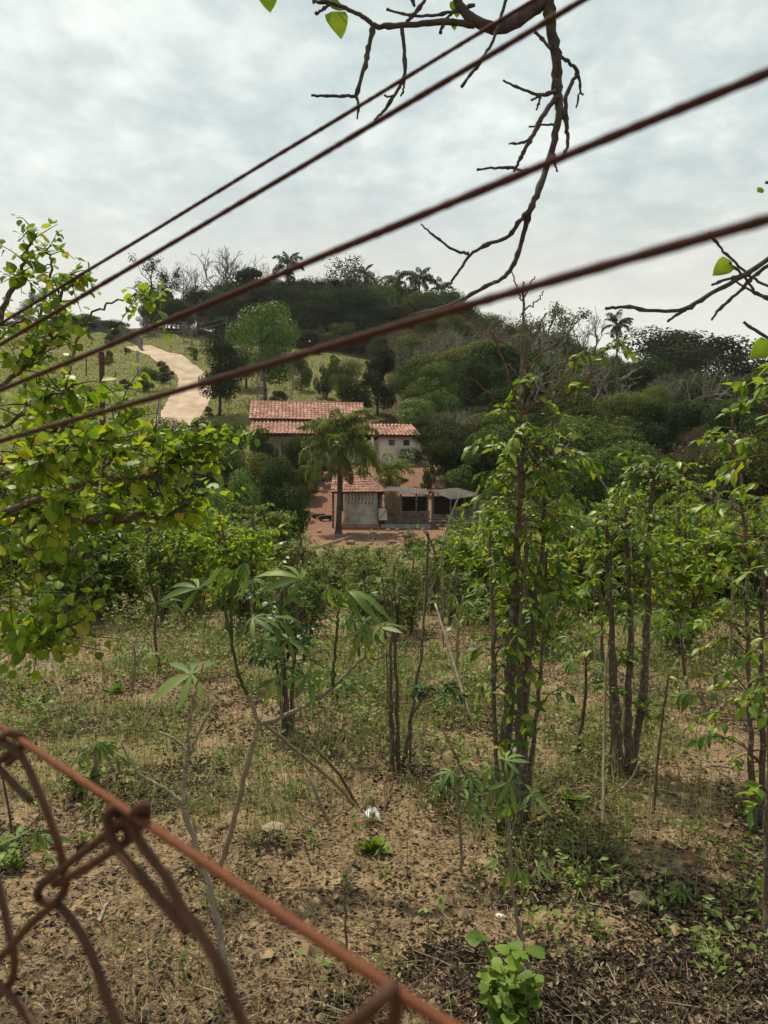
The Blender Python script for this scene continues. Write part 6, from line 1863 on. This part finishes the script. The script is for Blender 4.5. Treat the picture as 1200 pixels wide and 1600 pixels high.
# low broad-leaved weeds
X, Y, rg = fan(13000, 3.2, 42, .85, 65)
k = rg.random(len(X)) < np.clip((fbm(X / 2.0, Y / 2.0, 4, 121) - .38) * 4, .08, 1) * np.interp(Y, [3, 6, 10, 16, 42], [.10, .45, .85, 1, 1]); X, Y = X[k], Y[k]
px_ = 600 + X / Y * 1200
yard = (px_ > 480) & (px_ < 720) & (Y > 30); X, Y = X[~yard], Y[~yard]
nb_ = 22; n = len(X) * nb_
hs = np.repeat(rg.uniform(.10, .5, len(X)) * np.interp(Y, [3, 9, 18, 42], [.5, .8, 1.5, 2.0]), nb_)
cx = np.repeat(X, nb_) + rg.normal(0, .28, n) * hs; cy = np.repeat(Y, nb_) + rg.normal(0, .28, n) * hs
z = gz(cx, cy) + hs * rg.uniform(.05, 1, n)
d = rdirs(n, rg) * [1, 1, .6] + [0, 0, .15]
s = rg.uniform(.03, .075, n) * np.repeat(np.interp(Y, [3, 12, 42], [.8, 1.2, 2.4]), nb_)
tv = np.array([[0, 0, 0], [.45, .26, .05], [1, 0, -.12], [.45, -.26, .05]])
mb = MB(); stamp(mb, tv, [[0, 1, 2, 3]], frames(d, unit(rg.normal(0, .4, (n, 3)) + [0, 0, 1.0]), s), np.stack([cx, cy, z], -1))
# their stalks
ns = len(X) * 2; sx_ = np.repeat(X, 2) + rg.normal(0, .03, ns); sy_ = np.repeat(Y, 2) + rg.normal(0, .03, ns); hh = hs[::nb_].repeat(2) * rg.uniform(.7, 1.15, ns)
w = .0025 * np.repeat(np.interp(Y, [3, 42], [.8, 4]), 2)
b0 = np.stack([sx_, sy_, gz(sx_, sy_) - .01], -1); tp_ = b0 + np.stack([rg.normal(0, .15, ns) * hh, rg.normal(0, .15, ns) * hh, hh], -1)
V = np.stack([b0 - [1, 0, 0] * w[:, None], b0 + [1, 0, 0] * w[:, None], tp_], 1).reshape(-1, 3)
tag(mb.build('field_weeds', M['weed_field']), 'low broad leaved weeds over the field', 'weeds', kind='stuff')
mb = MB(); mb.add(V, np.array([[0, 1, 2]]) + (np.arange(ns) * 3)[:, None])
tag(mb.build('weed_stalks', M['straw']), 'thin dry weed stalks over the field', 'stalks', kind='stuff')
print('weed leaves', n)

# dry upright stalks and wiry dead stems between the rows
X, Y, rg = fan(14000, 3.6, 26, .9, 66)
k = rg.random(len(X)) < np.clip((fbm(X / 1.6, Y / 1.6, 4, 131) - .40) * 5, .03, 1) * np.interp(Y, [3.6, 6, 9, 26], [.06, .3, .9, 1]); X, Y = X[k], Y[k]; n = len(X)
h = rg.gamma(3, .09, n) + .08; a = rg.uniform(0, 6.28, n); ln_ = np.abs(rg.normal(0, .35, n))
d = np.stack([np.cos(a) * ln_, np.sin(a) * ln_, np.ones(n)], -1); wd = rg.uniform(.0016, .0042, n) * np.interp(Y, [3, 26], [.9, 2.0])
mb = MB(); stamp(mb, tv_st, [[0, 1, 4, 3], [1, 2, 5, 4], [2, 0, 3, 5], [3, 4, 7, 6], [4, 5, 8, 7], [5, 3, 6, 8]], frames(d, unit(rg.normal(0, 1, (n, 3))), np.stack([h, wd, wd], -1)), np.stack([X, Y, gz(X, Y) - .01], -1))
tag(mb.build('dry_stalks', M['straw']), 'wiry dry stalks standing between the rows', 'stalks', kind='stuff')

# ------------------------------------------------------------------ thin dry-season haze
m = newmat('haze_air')
v = N('ShaderNodeVolumePrincipled')
v.inputs['Color'].default_value = (0.86, 0.90, 0.95, 1)
v.inputs['Density'].default_value = 0.00016
o = N('ShaderNodeOutputMaterial')
L(v.outputs[0], o.inputs['Volume'])
mb = MB(); box(mb, (0, 95, 27), (460, 240, 60))
hz_o = mb.build('haze', m)
tag(hz_o, 'thin pale haze softening the far hillside', 'haze', kind='stuff')
